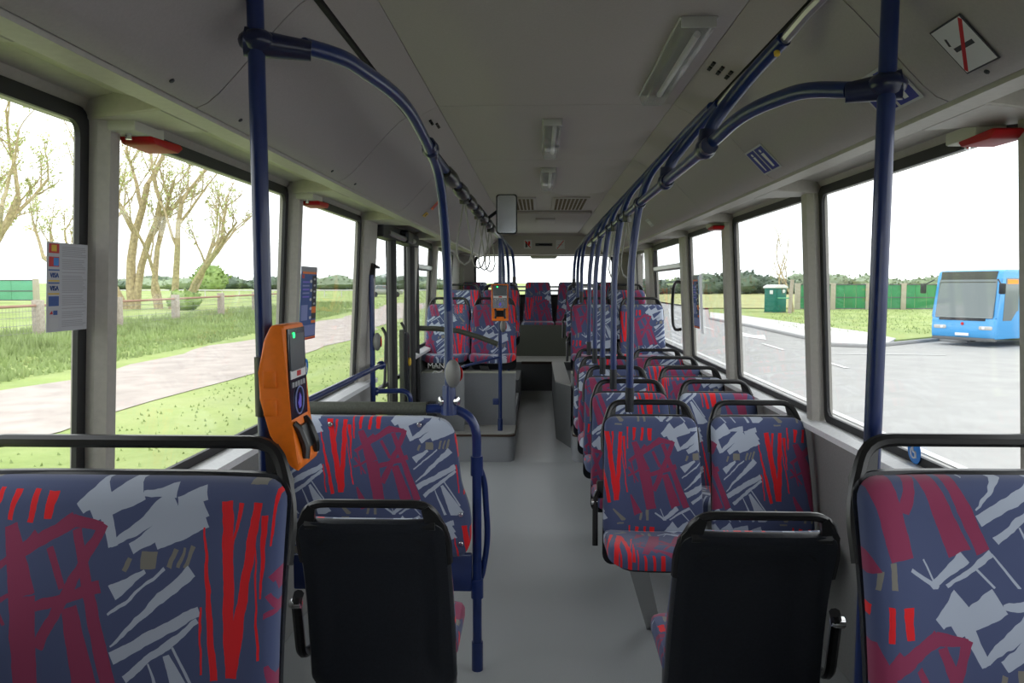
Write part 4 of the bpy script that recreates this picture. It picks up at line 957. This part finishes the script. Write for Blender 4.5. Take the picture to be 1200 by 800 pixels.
def tree(name, label, base, stems, leafy, ls, seed, depth=3, lm='leafpale'):
    rg = random.Random(seed); t = thing(name, label, 'tree', base); bw = bmesh.new(); bl = bmesh.new()
    for (dx, dy, dz, L, r, ox, oy) in stems: limb(bw, bl, rg, Vector((ox, oy, -.2)), Vector((dx, dy, dz)).normalized(), L, r, depth, leafy, ls)
    obj('trunk', bw, 'bark', t); o = obj('foliage', bl, lm, t, False); o['kind'] = 'stuff'
def at(px, y, z=None):
    d = ray(px, 332); x = CAM.x + d.x * (y / d.y); return Vector((x, y, gz(x, y) if z is None else z))
b = at(155, 52)
tree('willow_tree', 'leaning willow with pale green twigs behind the fence, left of the pillar-side pole', b, [(-.10, 0, 1, 9, .36, 0, 0), (.04, .1, 1, 8.0, .30, .2, 0), (-.75, 0, .7, 6.5, .28, -.2, 0), (-.45, .2, .8, 8.5, .26, -.4, 0)], 0.28, .08, 4)
b = at(205, 52)
tree('willow_tree', 'bare multi-stemmed willow with crooked trunks beyond the fence', b, [(-.10, 0, 1, 7.5, .24, -1.2, 0), (.35, .1, .9, 7.5, .26, -.3, 0), (.75, 0, .75, 6.5, .28, .3, 0), (.6, .3, .9, 6, .2, .5, 0), (-.3, 0, 1, 6, .16, -1, 0)], .10, .09, 9)
b = at(-55, 40); tree('willow_tree', 'pale leafy tree whose branches reach in at the left edge', b, [(.4, 0, .85, 7.5, .28, 0, 0), (.7, 0, .6, 7.5, .22, 0, 0), (.1, .3, .9, 6, .25, 0, 0)], .35, .08, 21)
def bush(name, label, base, rx, rz, seed, group, n=420, m='leafdark', ls=.5, cat='bush'):
    rg = random.Random(seed); t = thing(name, label, cat, base, 0, group); bm = bmesh.new()
    bmesh.ops.create_icosphere(bm, subdivisions=3, radius=1)
    for v in bm.verts:
        k = 1 + .28 * noise.noise(v.co * 1.7 + Vector((seed, 0, 0))) + .12 * noise.noise(v.co * 5 + Vector((0, seed, 0))); v.co = Vector((v.co.x * rx * k, v.co.y * rx * .6 * k, (v.co.z * .5 + .48) * rz * k))
    vs = [v.co.copy() for v in bm.verts]
    for k in range(n): leafquad(bm, vs[rg.randrange(len(vs))] * rg.uniform(.95, 1.08), ls * rg.uniform(.5, 1), rg)
    obj('crown', bm, m, t, True); obj('stem', T([(0, 0, -.3), (0, 0, rz * .5)], rx * .06, seg=6), 'bark', t)
bush('bush', 'green bush at the foot of the bare willow', at(216, 50), 1.1, 1.3, 2, 'bushes on the left field', ls=.14, m='leaf')
bush('tree', 'rounded green tree standing alone on the left horizon', at(246, 140, .2), 3.0, 5.2, 5, 'trees on the left horizon', m='leaf', ls=.5, cat='tree')
ORDN = ['leftmost', 'second from the left', 'third from the left', 'fourth from the left', 'fifth from the left', 'sixth from the left', 'seventh from the left', 'eighth from the left', 'ninth from the left', 'tenth from the left', 'eleventh from the left', 'twelfth from the left', 'thirteenth from the left', 'seventh from the right', 'sixth from the right', 'fifth from the right', 'fourth from the right', 'third from the right', 'second from the right', 'rightmost']
G_ = 'hedge trees along the left horizon'
for k, px in enumerate((130, 160, 185, 215, 262, 285, 320, 350, 372, 392, 412, 440, 455, 470, 498, 512)):
    bush('tree', 'low green hedge tree on the left horizon, %s' % (ORDN[k] if k < 10 else ORDN[k + 4]), at(px, 170 + (k % 3) * 12, .6), 5.5 + (k % 3), 2.2 + (k * 7 % 5) * .33, 30 + k, G_, n=160, m='leafhaze' if k % 2 else 'leafdark', cat='tree')
G_ = 'woodland trees on the right horizon'
for k, px in enumerate((765, 785, 803, 822, 838, 852, 866, 880, 896, 912, 930, 948, 966, 985, 1004, 1022, 1046, 1070, 1092)):
    rz = 2.9 + (k * 5 % 4) * .35
    if 835 < px < 885: rz += .9
    if 930 < px < 975: rz += 1.5
    bush('tree', 'dark woodland tree on the right horizon, %s' % (ORDN[k] if k < 12 else ORDN[k + 1]), at(px, 165 + (k % 3) * 10, -.2), 4.6, rz, 60 + k, G_, n=260, m='leafdark' if px < 915 else 'leafhaze', ls=.6, cat='tree')
# ---- distant railing and car on the left
t = thing('road_railing', 'thin pale railing beside the far road on the left', 'railing', at(300, 95))
o0 = t.location
pa = [at(px, 95) for px in range(140, 520, 20)]
obj('beam', T([p - o0 + Vector((0, 0, .75)) for p in pa], .09, seg=5), 'concrete', t)
for p in pa: obj('post', T([p - o0, p - o0 + Vector((0, 0, .8))], .06, seg=5), 'concrete', t)
t = thing('parked_car', 'small grey car on the far road, seen through the middle door', 'car', at(452, 92), .25)
bm = bmesh.new(); prism(bm, [(-2, .3), (2, .3), (2.05, .75), (1.2, .9), (.6, 1.42), (-1.1, 1.42), (-1.7, .95), (-2.05, .85)], -.85, .85, bev=.06); obj('body', bm, 'alu', t)
bm = bmesh.new(); prism(bm, [(1.05, .93), (.55, 1.36), (-1.05, 1.36), (-1.55, .95)], -.87, .87); obj('windows', bm, 'busglass', t)
for x in (-1.3, 1.3):
    for y in (-.8, .8): obj('wheel', disc(bmesh.new(), (x, y, .32), (0, 1, 0), .32, .2), 'tyre', t)
# ---- panel fences
def panel_fence(name, label, P0, P1, npan, h, m, brk):
    t = thing(name, label, 'fence', P0); d = (P1 - P0) / npan; ux = d.normalized(); an = math.atan2(d.y, d.x)
    for k in range(npan + 1):
        p = d * k; o = obj('post', B(-.22, .22, -.15, .15, -.2, h + .12, bev=.02), 'post', t); o.location = p; o.rotation_euler = (0, 0, an)
    ps = None; L = d.length
    for k in range(npan):
        for j in range(brk):
            if ps is None:
                bm = B(-L / brk / 2 + .012, L / brk / 2 - .012, -.03, .03, .15, h, bev=.015); ps = obj('panel', bm, m, t); q = ps
            else: q = ps.copy(); C.objects.link(q); q.parent = t
            q.location = d * (k + (j + .5) / brk); q.rotation_euler = (0, 0, an)
        for z in (.15, h * .5, h): q = obj('rail', B(-L / 2 + .2, L / 2 - .2, -.07, -.03, z - .04, z + .04), 'riser', t); q.location = d * (k + .5); q.rotation_euler = (0, 0, an)
    return t
P0 = at(935, 70); P1 = at(1268, 70); panel_fence('panel_fence', 'green panel fence behind the grass on the right, beside the blue bus', P0, P1, 8, 2.3, 'fencegreen', 3)
P0 = at(-300, 66); P1 = at(42, 66); panel_fence('panel_fence', 'pale green panel fence far off at the left edge', P0 + Vector((0, 0, .1)), P1 + Vector((0, 0, .1)), 6, 1.9, 'fencepale', 2)
# ---- portable toilet, posts, thin tree
t = thing('portable_toilet', 'dark green portable toilet with white roof on the grass', 'toilet', at(909, 63), .5)
obj('cabin', B(-.6, .6, -.6, .6, .08, 2.05, bev=.04), 'loo', t); obj('door', B(-.42, .42, -.63, -.59, .15, 1.9, bev=.01), 'loo', t)
bm = bmesh.new(); prism(bm, [(-.7, 2.02), (.7, 2.02), (.66, 2.16), (.3, 2.3), (-.3, 2.3), (-.66, 2.16)], -.7, .7, bev=.03); obj('roof', bm, 'white', t)
obj('base', B(-.62, .62, -.62, .62, 0, .1), 'riser', t)
o = obj('round_sign', disc(bmesh.new(), (.25, -.65, 1.78), (0, -1, 0), .16, .02), 'white', t); obj('square_sign', B(-.63, -.61, -.35, .0, 1.55, 1.85), 'white', t)
t = thing('timber_post', 'tall leaning timber post beside the portable toilet', 'post', at(927, 61)); obj('pole', T([(-.05, 0, -.1), (.0, 0, 1.2), (.10, 0, 2.7)], .15, seg=8), 'wood', t)
obj('cross_arm', T([(-1.0, 0, 1.25), (.1, 0, 1.25)], .05, seg=6), 'fencepale', t)
tree('thin_tree', 'thin bare sapling rising behind the timber post', at(931, 64), [(.03, 0, 1, 4.5, .10, 0, 0)], .05, .06, 12, depth=2)
tree('thin_tree', 'faint bare sapling above the portable toilet', at(918, 90), [(-.03, 0, 1, 6, .10, 0, 0)], .05, .06, 13, depth=2)
# ================================================================== BLUE BUS
hd = math.radians(58)
t = thing('blue_bus', 'light blue city bus parked across the road, seen through the right window', 'bus', (0, 0, 0), 0)
bp = G(1128, 405, True); 
# local: front face at y=0 looking to -y, body runs to +y, x to the viewer's right
t.location = (bp.x, bp.y, bp.z); t.rotation_euler = (0, 0, -hd - .02)
w = 1.25
bm = bmesh.new(); prism(bm, [(-.04, .30), (-.08, .55), (-.06, 1.05), (.02, 1.12), (.20, 2.6), (.30, 2.86), (.5, 2.93), (11, 2.93), (11, .30)], -w, w, 'x', bev=.07); obj('body', bm, 'busblue', t)
bm = bmesh.new(); prism(bm, [(-.075, 1.08), (-.02, 1.12), (.17, 2.55), (.22, 2.55), (.10, 1.12)], -1.12, 1.1, 'x', bev=.02); obj('windscreen', bm, 'busglass', t)
bm = bmesh.new(); prism(bm, [(-.09, .98), (-.03, 1.10), (.06, 1.10), (.03, .98)], -.95, .85, 'x', bev=.02); obj('wiper_cowl', bm, 'black', t)
bm = bmesh.new(); prism(bm, [(.15, 2.42), (.24, 2.86), (.32, 2.86), (.26, 2.42)], -1.08, 1.06, 'x', bev=.01); obj('destination_display', bm, 'foam', t)
for sx in (-1, 1):
    h = obj('headlight', pad(rrect(.25, -.07, .07, .06), [(0, -.02), (0, .02), (.02, .03)], lambda x, z, d: Vector((x, -d, z + abs(x) * .0))), 'lamp', t); h.location = (sx * .88, -.07, .72)
    obj('lens', disc(bmesh.new(), (-sx * .08, -.03, 0), (0, -1, 0), .055, .02), 'white', h)
    mr = obj('mirror', B(-.12, .12, -.05, .05, -.2, .2, bev=.05), 'black', t); mr.location = (sx * 1.52, -.25, 2.2)
    obj('mirror_arm', T([(sx * -.05, 0, .15), (sx * -.3, .25, .35)], .025, seg=6), 'black', mr)
obj('emblem', disc(bmesh.new(), (0, -.085, .86), (0, -1, 0), .06, .02), 'red', t)
obj('number_plate', B(-.26, .26, -.11, -.07, .40, .51, bev=.005), 'white', t)
obj('bumper_lip', B(-1.2, 1.2, -.08, .1, .22, .34, bev=.02), 'riser', t)
bm = bmesh.new(); prism(bm, [(.35, 1.0), (.9, 1.0), (1.25, 1.35), (1.35, 1.35), (1.35, 2.6), (.48, 2.6)], w - .02, w + .012, 'x'); obj('side_window', bm, 'busglass', t)
for k in range(5): obj('side_window', B(w - .02, w + .012, 1.5 + k * 1.8, 3.2 + k * 1.8, 1.35, 2.6), 'busglass', t); 
for k in range(6): obj('side_window', B(-w - .012, -w + .02, .5 + k * 1.7, 2.1 + k * 1.7, 1.2, 2.6), 'busglass', t)
obj('side_display', B(w, w + .02, .55, 1.25, 2.38, 2.54), 'display', t)
for y in (2.6, 8.6):
    for sx in (-1, 1): obj('wheel', disc(bmesh.new(), (sx * (w - .12), y, .46), (1, 0, 0), .47, .28), 'tyre', t)
